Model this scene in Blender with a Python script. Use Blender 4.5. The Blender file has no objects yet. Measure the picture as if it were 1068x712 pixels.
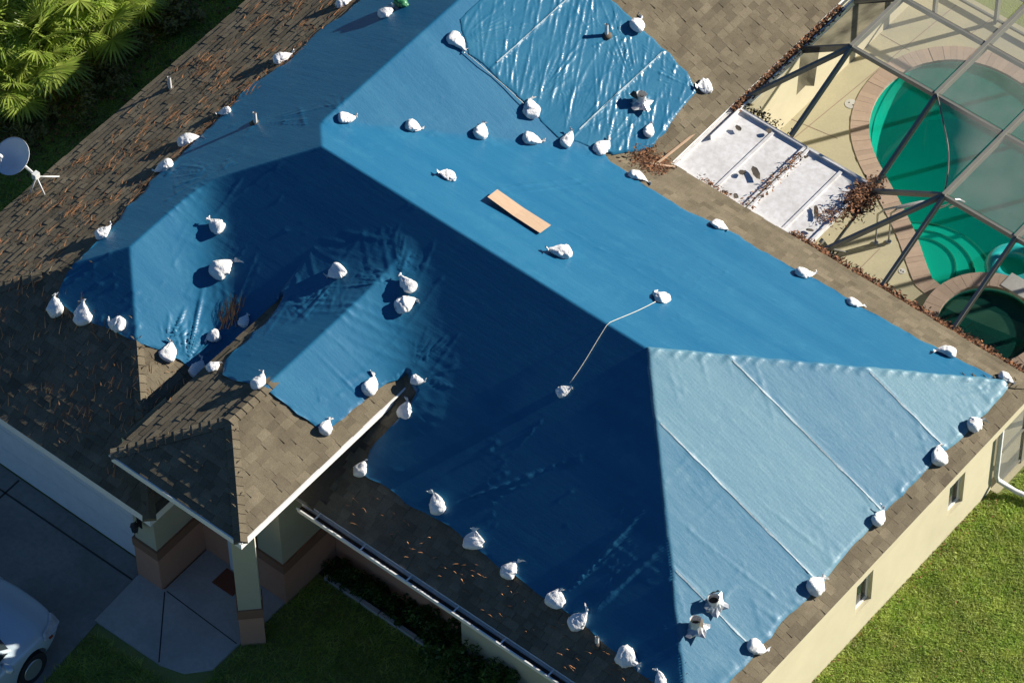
import bpy, bmesh, math, random
import numpy as np
from mathutils import Vector, Matrix, Euler
random.seed(7); np.random.seed(7)
R = math.radians
sc = bpy.context.scene
COL = sc.collection

# ------------------------------------------------------------------ camera, sky, sun, exposure
cam_d = bpy.data.cameras.new('camera'); cam = bpy.data.objects.new('camera', cam_d); COL.objects.link(cam)
cr = Vector((0.77230981, 0.63503499, -0.01637442)); cu = Vector((-0.4869111, 0.60832774, 0.62678141)); cf = Vector((-0.40798915, 0.47609654, -0.77902307))
mw = Matrix.Identity(4)
for i in range(3):
    mw[i][0] = cr[i]; mw[i][1] = cu[i]; mw[i][2] = -cf[i]
mw[0][3], mw[1][3], mw[2][3] = 21.125, -28.442, 56.561
cam.matrix_world = mw
cam_d.sensor_width = 36; cam_d.lens = 152.5; cam_d.clip_start = 1; cam_d.clip_end = 5000
sc.camera = cam

SUN_AZ, SUN_EL = 32.0, 21.9          # azimuth from +y towards +x
S = Vector((math.sin(R(SUN_AZ))*math.cos(R(SUN_EL)), math.cos(R(SUN_AZ))*math.cos(R(SUN_EL)), math.sin(R(SUN_EL))))
wd = bpy.data.worlds.new('World'); sc.world = wd; wd.use_nodes = True
wn = wd.node_tree.nodes; bg = wn['Background']
sky = wn.new('ShaderNodeTexSky'); sky.sky_type = 'NISHITA'; sky.sun_disc = False
sky.sun_elevation = R(SUN_EL); sky.sun_rotation = R(SUN_AZ); sky.ozone_density = 8.0; sky.air_density = 1.0; sky.dust_density = 0.0
wd.node_tree.links.new(sky.outputs[0], bg.inputs[0]); bg.inputs[1].default_value = 0.043
sl = bpy.data.lights.new('sun', 'SUN'); sl.energy = 5.0; sl.angle = R(0.5); sl.color = (1, 0.93, 0.82)
so = bpy.data.objects.new('sun', sl); COL.objects.link(so); so.rotation_euler = (-S).to_track_quat('-Z', 'Y').to_euler()
sc.view_settings.view_transform = 'Standard'; sc.view_settings.look = 'None'; sc.view_settings.gamma = 1
sc.view_settings.exposure = 1.0

# ------------------------------------------------------------------ materials
def mat(name, base, rough=0.6, noise=None, bump=None, spec=0.4, metal=0.0, tone=0.0, coat=0.0, stretch=None):
    """noise=(scale, amount, dark colour)  bump=(scale, strength, distance)  tone = face attribute 'tone' variation"""
    m = bpy.data.materials.new(name); m.use_nodes = True
    nt = m.node_tree; n = nt.nodes; l = nt.links; b = n['Principled BSDF']
    b.inputs['Roughness'].default_value = rough; b.inputs['Metallic'].default_value = metal
    b.inputs['Specular IOR Level'].default_value = spec; b.inputs['Coat Weight'].default_value = coat
    tc = n.new('ShaderNodeTexCoord'); co = tc.outputs['Object']
    if stretch:
        mp = n.new('ShaderNodeMapping'); mp.inputs['Scale'].default_value = stretch; l.new(co, mp.inputs[0]); co = mp.outputs[0]
    col = None
    if noise:
        for k, (s, a, dark) in enumerate(noise if isinstance(noise, list) else [noise]):
            t = n.new('ShaderNodeTexNoise'); t.inputs['Scale'].default_value = s; t.inputs['Detail'].default_value = 6; t.inputs['Roughness'].default_value = 0.65
            l.new(co, t.inputs['Vector'])
            cr_ = n.new('ShaderNodeMapRange'); cr_.inputs['From Min'].default_value = 0.38; cr_.inputs['From Max'].default_value = 0.66; cr_.inputs['To Max'].default_value = a
            l.new(t.outputs[0], cr_.inputs[0])
            mx = n.new('ShaderNodeMix'); mx.data_type = 'RGBA'
            if col is None: mx.inputs['A'].default_value = (*base, 1)
            else: l.new(col, mx.inputs['A'])
            mx.inputs['B'].default_value = (*dark, 1); l.new(cr_.outputs[0], mx.inputs['Factor']); col = mx.outputs['Result']
    if tone:
        at = n.new('ShaderNodeAttribute'); at.attribute_name = 'tone'
        mr = n.new('ShaderNodeMapRange'); mr.inputs['To Min'].default_value = 1 - tone; mr.inputs['To Max'].default_value = 1 + tone
        l.new(at.outputs['Fac'], mr.inputs[0])
        mx = n.new('ShaderNodeMix'); mx.data_type = 'RGBA'; mx.blend_type = 'MULTIPLY'; mx.inputs['Factor'].default_value = 1
        if col is None: mx.inputs['A'].default_value = (*base, 1)
        else: l.new(col, mx.inputs['A'])
        l.new(mr.outputs[0], mx.inputs['B']); col = mx.outputs['Result']
    if col is None: b.inputs['Base Color'].default_value = (*base, 1)
    else: l.new(col, b.inputs['Base Color'])
    if bump:
        t = n.new('ShaderNodeTexNoise'); t.inputs['Scale'].default_value = bump[0]; t.inputs['Detail'].default_value = 5; l.new(co, t.inputs['Vector'])
        bp = n.new('ShaderNodeBump'); bp.inputs['Strength'].default_value = bump[1]; bp.inputs['Distance'].default_value = bump[2]
        l.new(t.outputs[0], bp.inputs['Height']); l.new(bp.outputs[0], b.inputs['Normal'])
    return m

def tarp_mat(name, base, pale, rough, strips=None, weave=0.5, along='x', sheen=0.5):
    m = bpy.data.materials.new(name); m.use_nodes = True
    nt = m.node_tree; n = nt.nodes; l = nt.links; b = n['Principled BSDF']
    b.inputs['Roughness'].default_value = rough; b.inputs['Specular IOR Level'].default_value = 0.36
    tc = n.new('ShaderNodeTexCoord')
    def noise(scale, sc3, det=5, ro=.6):
        mp = n.new('ShaderNodeMapping'); mp.inputs['Scale'].default_value = sc3; l.new(tc.outputs['Object'], mp.inputs[0])
        t = n.new('ShaderNodeTexNoise'); t.inputs['Scale'].default_value = scale; t.inputs['Detail'].default_value = det; t.inputs['Roughness'].default_value = ro
        l.new(mp.outputs[0], t.inputs[0]); return t.outputs[0]
    def rng(v, a, b_, lo, hi):
        r = n.new('ShaderNodeMapRange'); r.inputs[1].default_value = a; r.inputs[2].default_value = b_; r.inputs[3].default_value = lo; r.inputs[4].default_value = hi
        l.new(v, r.inputs[0]); return r.outputs[0]
    def mathn(op, a, b_):
        x = n.new('ShaderNodeMath'); x.operation = op
        for i, v in enumerate((a, b_)):
            if isinstance(v, (int, float)): x.inputs[i].default_value = v
            else: l.new(v, x.inputs[i])
        return x.outputs[0]
    s1 = (0.25, 2.2, 1) if along == 'x' else (2.2, 0.25, 1)
    big = rng(noise(1.0, s1), .35, .7, 0, 1)                 # long fading bands along the fold of the roll
    fine = rng(noise(14, (s1[0]*1.2, s1[1]*1.2, 1), 3), .4, .7, 0, 1)
    scuf = rng(noise(3.2, (1, 1, 1), 8, .75), .52, .78, 0, 1)
    f = mathn('ADD', mathn('MULTIPLY', big, .30), mathn('ADD', mathn('MULTIPLY', fine, .10*weave), mathn('MULTIPLY', scuf, .35)))
    mot = rng(noise(26, (1, 1, 1), 8, .8), .42, .68, 0, 1)
    f = mathn('ADD', f, mathn('MULTIPLY', mot, .16*weave))
    if strips:
        sx = n.new('ShaderNodeSeparateXYZ'); l.new(tc.outputs['Object'], sx.inputs[0])
        cr_ = n.new('ShaderNodeValToRGB'); cr_.color_ramp.interpolation = 'CONSTANT'
        y0, y1 = strips[0][0], strips[-1][0]
        e = cr_.color_ramp.elements
        for k, (y, v) in enumerate(strips[:-1]):
            p = (y - y0)/(y1 - y0)
            el = e[k] if k < 2 else e.new(p)
            el.position = p; el.color = (v, v, v, 1)
        l.new(rng(sx.outputs[1], y0, y1, 0, 1), cr_.inputs[0])
        wv = n.new('ShaderNodeTexWave'); wv.bands_direction = 'X'; wv.inputs['Scale'].default_value = 6; wv.inputs['Distortion'].default_value = 3; wv.inputs['Detail'].default_value = 4; wv.inputs['Detail Scale'].default_value = 5
        l.new(tc.outputs['Object'], wv.inputs[0])
        wy = n.new('ShaderNodeTexWave'); wy.bands_direction = 'Y'; wy.inputs['Scale'].default_value = 5; wy.inputs['Distortion'].default_value = 4; wy.inputs['Detail'].default_value = 4; wy.inputs['Detail Scale'].default_value = 4
        l.new(tc.outputs['Object'], wy.inputs[0])
        ww = mathn('MULTIPLY', mathn('ADD', wv.outputs[1], wy.outputs[1]), .12)
        f = mathn('ADD', mathn('MULTIPLY', f, 1.0), mathn('MULTIPLY', cr_.outputs[0], mathn('ADD', ww, .66)))
    mx = n.new('ShaderNodeMix'); mx.data_type = 'RGBA'; mx.clamp_factor = True
    mx.inputs['A'].default_value = (*base, 1); mx.inputs['B'].default_value = (*pale, 1); l.new(f, mx.inputs['Factor'])
    l.new(mx.outputs['Result'], b.inputs['Base Color'])
    h = mathn('ADD', mathn('MULTIPLY', noise(30, (1, 1, 1), 4), .4), mathn('MULTIPLY', noise(5, s1, 6, .7), 1.0))
    bp = n.new('ShaderNodeBump'); bp.inputs['Strength'].default_value = .22; bp.inputs['Distance'].default_value = .02
    l.new(h, bp.inputs['Height']); l.new(bp.outputs[0], b.inputs['Normal'])
    return m

def screen_mat(name, col, opac):
    m = bpy.data.materials.new(name); m.use_nodes = True; nt = m.node_tree; n = nt.nodes; l = nt.links
    n.remove(n['Principled BSDF']); out = n['Material Output']
    d = n.new('ShaderNodeBsdfDiffuse'); d.inputs[0].default_value = (*col, 1)
    t = n.new('ShaderNodeBsdfTransparent'); mx = n.new('ShaderNodeMixShader'); 
    tx = n.new('ShaderNodeTexNoise'); tx.inputs['Scale'].default_value = 1.5; tx.inputs['Detail'].default_value = 4
    tc = n.new('ShaderNodeTexCoord'); l.new(tc.outputs['Object'], tx.inputs[0])
    r = n.new('ShaderNodeMapRange'); r.inputs[1].default_value = .3; r.inputs[2].default_value = .75; r.inputs[3].default_value = opac*.7; r.inputs[4].default_value = opac*1.3
    l.new(tx.outputs[0], r.inputs[0]); l.new(r.outputs[0], mx.inputs[0])
    l.new(t.outputs[0], mx.inputs[1]); l.new(d.outputs[0], mx.inputs[2]); l.new(mx.outputs[0], out.inputs[0]); return m

def leaf_mat(name, base, pale, rough=.45, trans=.25):
    m = mat(name, base, rough, (3, .8, pale), tone=.5)
    n = m.node_tree.nodes; l = m.node_tree.links; b = n['Principled BSDF']; out = n['Material Output']
    t = n.new('ShaderNodeBsdfTranslucent'); mx = n.new('ShaderNodeMixShader'); mx.inputs[0].default_value = trans
    src = b.inputs['Base Color'].links[0].from_socket
    l.new(src, t.inputs[0]); l.new(b.outputs[0], mx.inputs[1]); l.new(t.outputs[0], mx.inputs[2]); l.new(mx.outputs[0], out.inputs[0]); return m

M = {}
BLUE = (0.010, 0.106, 0.215); PALE = (0.045, 0.195, 0.30)
M['tarp'] = tarp_mat('blue_tarp', BLUE, PALE, .38)
M['tarp_strip'] = tarp_mat('blue_silver_tarp', (0.018, 0.118, 0.215), (0.112, 0.235, 0.295), .42, strips=[(0, .04), (2.02, .07), (3.62, .68), (5.3, .13), (6.9, .80), (9, 0)], weave=1.2)
M['tarp_new'] = tarp_mat('glossy_blue_tarp', (0.012, 0.112, 0.21), (0.075, 0.22, 0.31), .27, along='y')
M['shingle'] = mat('asphalt_shingle', (0.205, 0.174, 0.118), .95, [(2.2, .6, (0.105, 0.086, 0.058)), (60, .6, (0.085, 0.07, 0.05))], (160, .6, .004), .1, tone=.23)
M['felt'] = mat('roof_felt', (0.10, 0.085, 0.065), .95, (30, .6, (0.06, 0.05, 0.04)))
M['white'] = mat('white_paint', (0.78, 0.78, 0.76), .5, (6, .35, (0.62, 0.61, 0.57)), (40, .1, .003))
M['cream'] = mat('cream_stucco', (0.52, 0.475, 0.33), .9, [(3, .35, (0.46, 0.415, 0.28)), (.9, .45, (0.40, 0.36, 0.25))], (55, .5, .006))
M['salmon'] = mat('salmon_stucco', (0.56, 0.285, 0.175), .9, (4, .4, (0.47, 0.235, 0.14)), (55, .5, .006))
M['band'] = mat('brown_trim', (0.30, 0.15, 0.085), .85, (5, .4, (0.22, .11, .065)), (55, .4, .004))
M['glass'] = mat('window_glass', (0.02, 0.03, 0.035), .08, spec=.6)
M['bag'] = mat('white_sack', (0.80, 0.80, 0.79), .5, [(5, .5, (0.62, 0.61, 0.58)), (16, .3, (0.50, 0.48, 0.44))], (40, .6, .014))
M['alu'] = mat('aluminium', (0.55, 0.56, 0.56), .35, (20, .4, (.4, .4, .4)), metal=.7)
M['pipe'] = mat('grey_plastic', (0.62, 0.63, 0.62), .5, (12, .5, (.42, .42, .40)))
M['black'] = mat('black_metal', (0.015, 0.015, 0.016), .45, (20, .4, (.03, .03, .03)))
M['frame'] = mat('cage_paint', (0.20, 0.195, 0.165), .45, (6, .5, (.15, .145, .125)))
M['deck'] = mat('deck_concrete', (0.43, 0.39, 0.255), .85, [(1.2, .6, (0.34, 0.315, 0.21)), (25, .3, (.28, .26, .18))], (70, .4, .004))
M['concrete'] = mat('grey_concrete', (0.30, 0.29, 0.26), .9, [(.9, .8, (0.17, 0.17, 0.155)), (12, .35, (.14, .135, .12))], (60, .4, .004))
M['walk'] = mat('pale_concrete', (0.50, 0.49, 0.45), .9, [(1.1, .7, (0.34, 0.335, 0.31)), (14, .3, (.28, .27, .25))], (60, .4, .004))
M['joint'] = mat('joint_dirt', (0.05, 0.048, 0.042), .95, (20, .5, (.08, .07, .06)))
M['soil'] = mat('lawn_soil', (0.21, 0.25, 0.065), .95, [(5, .6, (0.15, 0.19, 0.05)), (30, .5, (.26, .25, .10))], (30, .5, .02))
M['mulch'] = mat('mulch', (0.07, 0.05, 0.035), .95, (18, .8, (0.03, .022, .016)), (30, 1, .04))
M['brick'] = mat('paver_brick', (0.36, 0.27, 0.205), .85, (9, .6, (0.31, 0.23, 0.17)), (50, .5, .005), tone=.10)
M['grout'] = mat('sandy_grout', (0.28, 0.20, 0.155), .95, (20, .5, (.24, .17, .13)))
M['plaster'] = mat('pool_plaster', (0.13, 0.62, 0.48), .7, (2, .5, (0.10, .52, .41)))
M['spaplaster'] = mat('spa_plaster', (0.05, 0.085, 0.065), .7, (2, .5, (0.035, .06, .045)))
M['trim'] = mat('step_trim', (0.30, 0.22, 0.12), .7, (9, .5, (.2, .15, .09)))
M['panelwhite'] = mat('white_panel', (0.74, 0.74, 0.74), .55, [(1.6, .6, (0.50, 0.485, 0.47)), (9, .4, (.36, .33, .29))], (20, .2, .004))
M['wood'] = mat('bare_plywood', (0.47, 0.33, 0.22), .8, (5, .6, (0.38, 0.255, 0.16)), (40, .4, .004), stretch=(1, 8, 1))
M['rope'] = mat('pale_rope', (0.62, 0.60, 0.52), .8, (40, .5, (.4, .38, .3)))
M['needle'] = mat('pine_needles', (0.50, 0.235, 0.095), .8, (3, .5, (0.30, 0.125, 0.05)), tone=.7)
M['dryleaf'] = mat('dry_leaves', (0.22, 0.10, 0.045), .85, (6, .7, (0.09, 0.04, 0.02)), tone=.7)
M['grass'] = leaf_mat('grass', (0.30, 0.43, 0.07), (0.50, 0.55, 0.14), .6, .5)
M['palm'] = leaf_mat('palm_leaf', (0.23, 0.35, 0.05), (0.46, 0.52, 0.13), .28, .5)
M['stem'] = mat('palm_stem', (0.16, 0.15, 0.06), .7, (9, .5, (.1, .09, .04)))
M['shrub'] = leaf_mat('shrub_leaf', (0.045, 0.10, 0.02), (0.08, 0.15, 0.03), .45, .2)
M['dryg'] = leaf_mat('dry_grass', (0.32, 0.26, 0.10), (0.24, 0.25, 0.07), .7, .3)
M['carpaint'] = mat('pale_car_paint', (0.48, 0.57, 0.62), .28, (1, .1, (.46, .55, .6)), metal=.15, coat=.8)
M['tyre'] = mat('rubber', (0.02, 0.02, 0.02), .85, (30, .4, (.035, .035, .033)))
M['lens'] = mat('headlight_lens', (0.55, 0.56, 0.58), .12, (8, .6, (.25, .25, .27)), spec=.7)
M['red'] = mat('amber_lens', (0.35, 0.05, 0.02), .2, (8, .4, (.25, .03, .01)))
M['mat'] = mat('door_mat', (0.22, 0.07, 0.035), .95, (40, .6, (.13, .04, .02)), (90, .6, .01))
M['dish'] = mat('dish_enamel', (0.72, 0.74, 0.75), .35, (8, .25, (.62, .64, .65)))
M['float'] = mat('teal_vinyl', (0.02, 0.36, 0.35), .25, (4, .3, (.015, .28, .28)), spec=.6)
M['green'] = mat('green_plastic', (0.03, 0.20, 0.08), .35, (6, .5, (.05, .12, .06)))
M['screen'] = screen_mat('insect_screen', (0.27, 0.285, 0.265), .38)
M['screendark'] = screen_mat('torn_dark_screen', (0.05, 0.055, 0.06), .72)
M['door'] = mat('white_door', (0.80, 0.82, 0.82), .45, (3, .2, (.62, .64, .64)))
def water_mat(name, tint, body, opac):
    m = bpy.data.materials.new(name); m.use_nodes = True; nt = m.node_tree; n = nt.nodes; l = nt.links
    b = n['Principled BSDF']; b.inputs['Base Color'].default_value = (*body, 1); b.inputs['Roughness'].default_value = .04; b.inputs['IOR'].default_value = 1.33
    t = n.new('ShaderNodeBsdfTransparent'); t.inputs[0].default_value = (*tint, 1)
    mx = n.new('ShaderNodeMixShader'); mx.inputs[0].default_value = opac
    tx = n.new('ShaderNodeTexNoise'); tx.inputs['Scale'].default_value = 3; tx.inputs['Detail'].default_value = 3
    bp = n.new('ShaderNodeBump'); bp.inputs['Strength'].default_value = .08; bp.inputs['Distance'].default_value = .02
    l.new(tx.outputs[0], bp.inputs['Height']); l.new(bp.outputs[0], b.inputs['Normal'])
    l.new(t.outputs[0], mx.inputs[1]); l.new(b.outputs[0], mx.inputs[2]); l.new(mx.outputs[0], n['Material Output'].inputs[0]); return m
M['water'] = water_mat('pool_water', (0.24, 0.86, 0.79), (0.0, 0.16, 0.14), .38)
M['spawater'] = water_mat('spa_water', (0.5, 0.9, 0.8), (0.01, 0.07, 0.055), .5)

# ------------------------------------------------------------------ mesh helpers
def link(name, me, m=None, parent=None, smooth=False):
    o = bpy.data.objects.new(name, me); COL.objects.link(o)
    if m is not None and not me.materials: me.materials.append(M[m] if isinstance(m, str) else m)
    if parent: o.parent = parent
    if smooth: me.polygons.foreach_set('use_smooth', [True]*len(me.polygons))
    return o
def tag(o, label=None, cat=None, group=None, kind=None):
    if label: o['label'] = label
    if cat: o['category'] = cat
    if group: o['group'] = group
    if kind: o['kind'] = kind
    return o
def empty(name, loc=(0, 0, 0), rz=0):
    o = bpy.data.objects.new(name, None); COL.objects.link(o); o.location = loc; o.rotation_euler = (0, 0, rz); o.empty_display_size = .1
    return o
class MB:
    def __init__(s): s.v = []; s.f = []; s.t = []
    def add(s, vs, fs, tone=.5):
        k = len(s.v); s.v += [tuple(p) for p in vs]; s.f += [tuple(i + k for i in q) for q in fs]; s.t += [tone]*len(fs)
    def box(s, a, b, tone=.5):
        (x0, y0, z0), (x1, y1, z1) = a, b
        s.add([(x0,y0,z0),(x1,y0,z0),(x1,y1,z0),(x0,y1,z0),(x0,y0,z1),(x1,y0,z1),(x1,y1,z1),(x0,y1,z1)],
              [(0,3,2,1),(4,5,6,7),(0,1,5,4),(1,2,6,5),(2,3,7,6),(3,0,4,7)], tone); return s
    def beam(s, p, q, w, h, up=(0, 0, 1)):
        p, q = Vector(p), Vector(q); d = (q - p).normalized(); side = d.cross(Vector(up))
        if side.length < 1e-4: side = d.cross(Vector((0, 1, 0)))
        side.normalize(); u = side.cross(d).normalized()
        vs = []
        for c in (p, q):
            for a, b in ((-1, -1), (1, -1), (1, 1), (-1, 1)): vs.append(c + side*a*w/2 + u*b*h/2)
        s.add(vs, [(0,1,2,3)[::-1],(4,5,6,7),(0,1,5,4),(1,2,6,5),(2,3,7,6),(3,0,4,7)]); return s
    def tube(s, pts, r, n=8, cap=True):
        pts = [Vector(p) for p in pts]; rs = r if isinstance(r, (list, tuple)) else [r]*len(pts); k = len(s.v); ring = []
        for i, p in enumerate(pts):
            d = (pts[min(i+1, len(pts)-1)] - pts[max(i-1, 0)]).normalized()
            a = d.cross(Vector((0, 0, 1)));
            if a.length < 1e-3: a = d.cross(Vector((0, 1, 0)))
            a.normalize(); b = d.cross(a)
            s.v += [tuple(p + (a*math.cos(2*math.pi*j/n) + b*math.sin(2*math.pi*j/n))*rs[i]) for j in range(n)]
        for i in range(len(pts)-1):
            for j in range(n):
                s.f.append((k+i*n+j, k+i*n+(j+1) % n, k+(i+1)*n+(j+1) % n, k+(i+1)*n+j)); s.t.append(.5)
        if cap:
            s.f.append(tuple(k+j for j in range(n))[::-1]); s.f.append(tuple(k+(len(pts)-1)*n+j for j in range(n))); s.t += [.5, .5]
        return s
    def mesh(s, name):
        me = bpy.data.meshes.new(name); me.from_pydata(s.v, [], s.f)
        a = me.attributes.new('tone', 'FLOAT', 'FACE'); a.data.foreach_set('value', s.t); me.validate(); return me
    def build(s, name, m, parent=None, smooth=False, bevel=0):
        o = link(name, s.mesh(name), m, parent, smooth)
        bm = bmesh.new(); bm.from_mesh(o.data); bmesh.ops.recalc_face_normals(bm, faces=bm.faces)
        if bevel: bmesh.ops.bevel(bm, geom=bm.edges[:], offset=bevel, segments=2, affect='EDGES', profile=.7)
        bm.to_mesh(o.data); bm.free(); return o
def np_mesh(name, v, f, tone=None):
    v = np.asarray(v, np.float32); f = np.asarray(f, np.int32); k = f.shape[1]
    me = bpy.data.meshes.new(name); me.vertices.add(len(v)); me.vertices.foreach_set('co', v.ravel())
    me.loops.add(f.size); me.loops.foreach_set('vertex_index', f.ravel()); me.polygons.add(len(f))
    me.polygons.foreach_set('loop_start', np.arange(0, f.size, k, dtype=np.int32)); me.polygons.foreach_set('loop_total', np.full(len(f), k, np.int32))
    if tone is not None:
        a = me.attributes.new('tone', 'FLOAT', 'FACE'); a.data.foreach_set('value', np.asarray(tone, np.float32))
    me.update(calc_edges=True); me.validate(); return me
def inpoly(x, y, poly):
    x = np.asarray(x, float); y = np.asarray(y, float); r = np.zeros(x.shape, bool); n = len(poly)
    for i in range(n):
        (x0, y0), (x1, y1) = poly[i][:2], poly[(i+1) % n][:2]
        c = ((y0 > y) != (y1 > y)); 
        with np.errstate(divide='ignore', invalid='ignore'): r ^= c & (x < (x1-x0)*(y-y0)/(y1-y0+1e-12)+x0)
    return r
def edge_dist(x, y, poly):
    d = np.full(np.shape(x), 1e9); px = np.zeros(np.shape(x)); py = np.zeros(np.shape(x)); n = len(poly)
    for i in range(n):
        a = np.array(poly[i][:2]); b = np.array(poly[(i+1) % n][:2]); ab = b-a
        t = np.clip(((x-a[0])*ab[0]+(y-a[1])*ab[1])/(ab@ab+1e-12), 0, 1); qx = a[0]+t*ab[0]; qy = a[1]+t*ab[1]; dd = np.hypot(x-qx, y-qy)
        m_ = dd < d; d = np.where(m_, dd, d); px = np.where(m_, qx, px); py = np.where(m_, qy, py)
    return d, px, py
_H = np.random.RandomState(3).rand(257, 257)
def vnoise(x, y):
    x = np.asarray(x, float); y = np.asarray(y, float); xi = np.floor(x).astype(int); yi = np.floor(y).astype(int); fx = x-xi; fy = y-yi
    fx = fx*fx*(3-2*fx); fy = fy*fy*(3-2*fy); a = _H[xi % 256, yi % 256]; b = _H[(xi+1) % 256, yi % 256]; c = _H[xi % 256, (yi+1) % 256]; d = _H[(xi+1) % 256, (yi+1) % 256]
    return (a*(1-fx)+b*fx)*(1-fy)+(c*(1-fx)+d*fx)*fy
def fbm(x, y, o=4):
    s = 0; a = .5
    for i in range(o): s = s+a*vnoise(x*2**i+17.3*i, y*2**i+9.1*i); a *= .5
    return s

# ------------------------------------------------------------------ roof shape (metres)
HE, H = 2.717, 4.742
XL, D = -15.328, 9.0
P1 = (-4.271, 4.394, H); P2 = (-10.886, 4.394, H)
mF = (H-HE)/4.394; mB = (H-HE)/(D-4.394); mL = (H-HE)/(P2[0]-XL); mR = (H-HE)/4.271
XQ = -11.377; ZQ = HE+mL*(XQ-XL); YQ = D-(ZQ-HE)/mB; XIN = XQ+(XQ-XL); YEND = 19.0
XG = -12.266; ZG = HE+mL*(XG-XL); XGE = XG+(XG-XL); YGE = -1.766; YG = YGE+(XG-XL); YGJ = (ZG-HE)/mF
HP = 3.70; PXL, PXR, PYF = -9.962, -7.283, -1.706; WP = (PXR-PXL)/2; XP = (PXL+PXR)/2; mP = .45; ZP = HP+mP*WP; YPJ = (ZP-HE)/mF; YPE = (HP-HE)/mF
def pF(x, y): return HE+mF*y
def pB(x, y): return HE+mB*(D-y)
def pL(x, y): return HE+mL*(x-XL)
def pR(x, y): return HE-mR*x
def pW(x, y): return HE+mL*(XIN-x)
def pGR(x, y): return HE+mL*(XGE-x)
def pGF(x, y): return HE+mL*(y-YGE)
def pPL(x, y): return HP+mP*(x-PXL)
def pPR(x, y): return HP+mP*(PXR-x)
def pPF(x, y): return HP+mP*(y-PYF)
mn = lambda *a: np.minimum.reduce(np.broadcast_arrays(*a))
def z_main(x, y): return mn(pF(x, y), pB(x, y), pL(x, y), pR(x, y))
def z_wing(x, y): return mn(pL(x, y), pW(x, y), ZQ+(y-YQ)*1.0)
def z_gar(x, y): return mn(pL(x, y), pGR(x, y), pGF(x, y))
def z_por(x, y): return mn(pPL(x, y), pPR(x, y), pPF(x, y))
def smax(a, b, k):
    h = np.clip(.5+.5*(a-b)/k, 0, 1); return b*(1-h)+a*h+k*h*(1-h)
def lmax(a, b, k):
    d = np.abs(a-b); return np.maximum(a, b)+k*np.log1p(np.exp(-np.minimum(d/k, 40)))
def roof_z(x, y, porch=True):
    x = np.asarray(x, float); y = np.asarray(y, float)
    z = np.maximum(np.maximum(z_main(x, y), z_wing(x, y)), z_gar(x, y))
    if porch:
        inside = (x > PXL) & (x < PXR) & (y > PYF) & (y < YPJ+.15)
        z = np.where(inside, np.maximum(z, z_por(x, y)), z)
    return z
PORCH_TARP = [(-9.98+.05, 2.30), (-9.80, 1.95), (-9.72, 0.70), (-9.52, 0.42), (-8.80, 0.36), (-8.55, 0.42), (-7.68, 0.55), (-7.57, 0.60), (-7.56, 0.84), (-7.54, 1.58), (-7.38, 2.30)]
def tarp_z(x, y, porch=True):
    """a loose sheet: follows ridges, bridges valleys (all pieces share the left plane)"""
    x = np.asarray(x, float); y = np.asarray(y, float)
    u = smax(mn(pF(x, y), pB(x, y), pR(x, y)), mn(pW(x, y), ZQ+(y-YQ)*1.0), .10)
    u = lmax(u, mn(pGR(x, y), pGF(x, y)), .10)
    if porch:
        zz = lmax(u, z_por(x, y), .15); w_ = np.where(x < PXR+.05, 1.0, np.clip((y-1.45)/1.0, 0, 1)); w_ = w_*w_*(3-2*w_)
        u = np.where(x > PXL-.02, u+(zz-u)*w_*np.clip((4.3-y)/.8, 0, 1), u)
    return np.minimum(pL(x, y), u)

# ------------------------------------------------------------------ ground and paving
POOL = [(-3.66,11.47),(-4.10,11.79),(-4.60,12.21),(-5.17,12.58),(-5.83,12.97),(-6.27,13.24),(-6.68,13.62),(-6.97,14.15),(-7.07,14.74),(-6.97,15.32),(-6.62,15.83),(-6.19,16.11),(-5.67,16.24),(-5.0,16.2),(-3.9,15.9),(-2.4,15.2),(-1.0,14.4),(-0.2,13.5),(-0.1,12.6),(-0.6,12.0),(-1.4,11.9)]
def smooth_loop(p, n=3):
    p = [np.array(q, float) for q in p]
    for _ in range(n):
        q = []
        for i in range(len(p)): a, b = p[i], p[(i+1) % len(p)]; q += [a*.75+b*.25, a*.25+b*.75]
        p = q
    return p
pool_in = smooth_loop(POOL, 2)
SPA_C, SPA_R, SPA_O = (-2.45, 11.28), .86, 1.13
def loop_offset(lp, d):
    out = []; n = len(lp); area = sum(lp[i][0]*lp[(i+1) % n][1]-lp[(i+1) % n][0]*lp[i][1] for i in range(n)); sg = 1 if area > 0 else -1
    for i in range(n):
        t = lp[(i+1) % n]-lp[i-1]; t = t/np.linalg.norm(t); out.append(lp[i]+sg*d*np.array([t[1], -t[0]]))
    return out
def sheet(name, outer, holes, z, m, kind='structure', parent=None, thick=0):
    bm = bmesh.new(); es = []
    for lp in [outer]+holes:
        vs = [bm.verts.new((p[0], p[1], z)) for p in lp]; es += [bm.edges.new((vs[i], vs[(i+1) % len(vs)])) for i in range(len(vs))]
    bmesh.ops.triangle_fill(bm, use_beauty=True, use_dissolve=False, edges=es)
    for f in bm.faces:
        if f.normal.z < 0: f.normal_flip()
    me = bpy.data.meshes.new(name); bm.to_mesh(me); bm.free(); o = link(name, me, m, parent)
    if kind: o['kind'] = kind
    return o
spa_out = [np.array((SPA_C[0]+SPA_O*math.cos(a), SPA_C[1]+SPA_O*math.sin(a))) for a in np.linspace(0, 2*math.pi, 49)[:-1]]
spa_in = [np.array((SPA_C[0]+SPA_R*math.cos(a), SPA_C[1]+SPA_R*math.sin(a))) for a in np.linspace(0, 2*math.pi, 49)[:-1]]
DECK = [(-7.85, 8.6), (-.32, 8.6), (-.32, 17.3), (-8.4, 17.3), (-8.4, 12.0)]
hole = [(-7.6, 9.2), (-.5, 9.2), (-.5, 17.0), (-7.6, 17.0)]
sheet('ground', [(-900, -900), (900, -900), (900, 900), (-900, 900)], [hole], -.03, 'soil')
pool_out = [p for p in loop_offset(pool_in, .30)]
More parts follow.
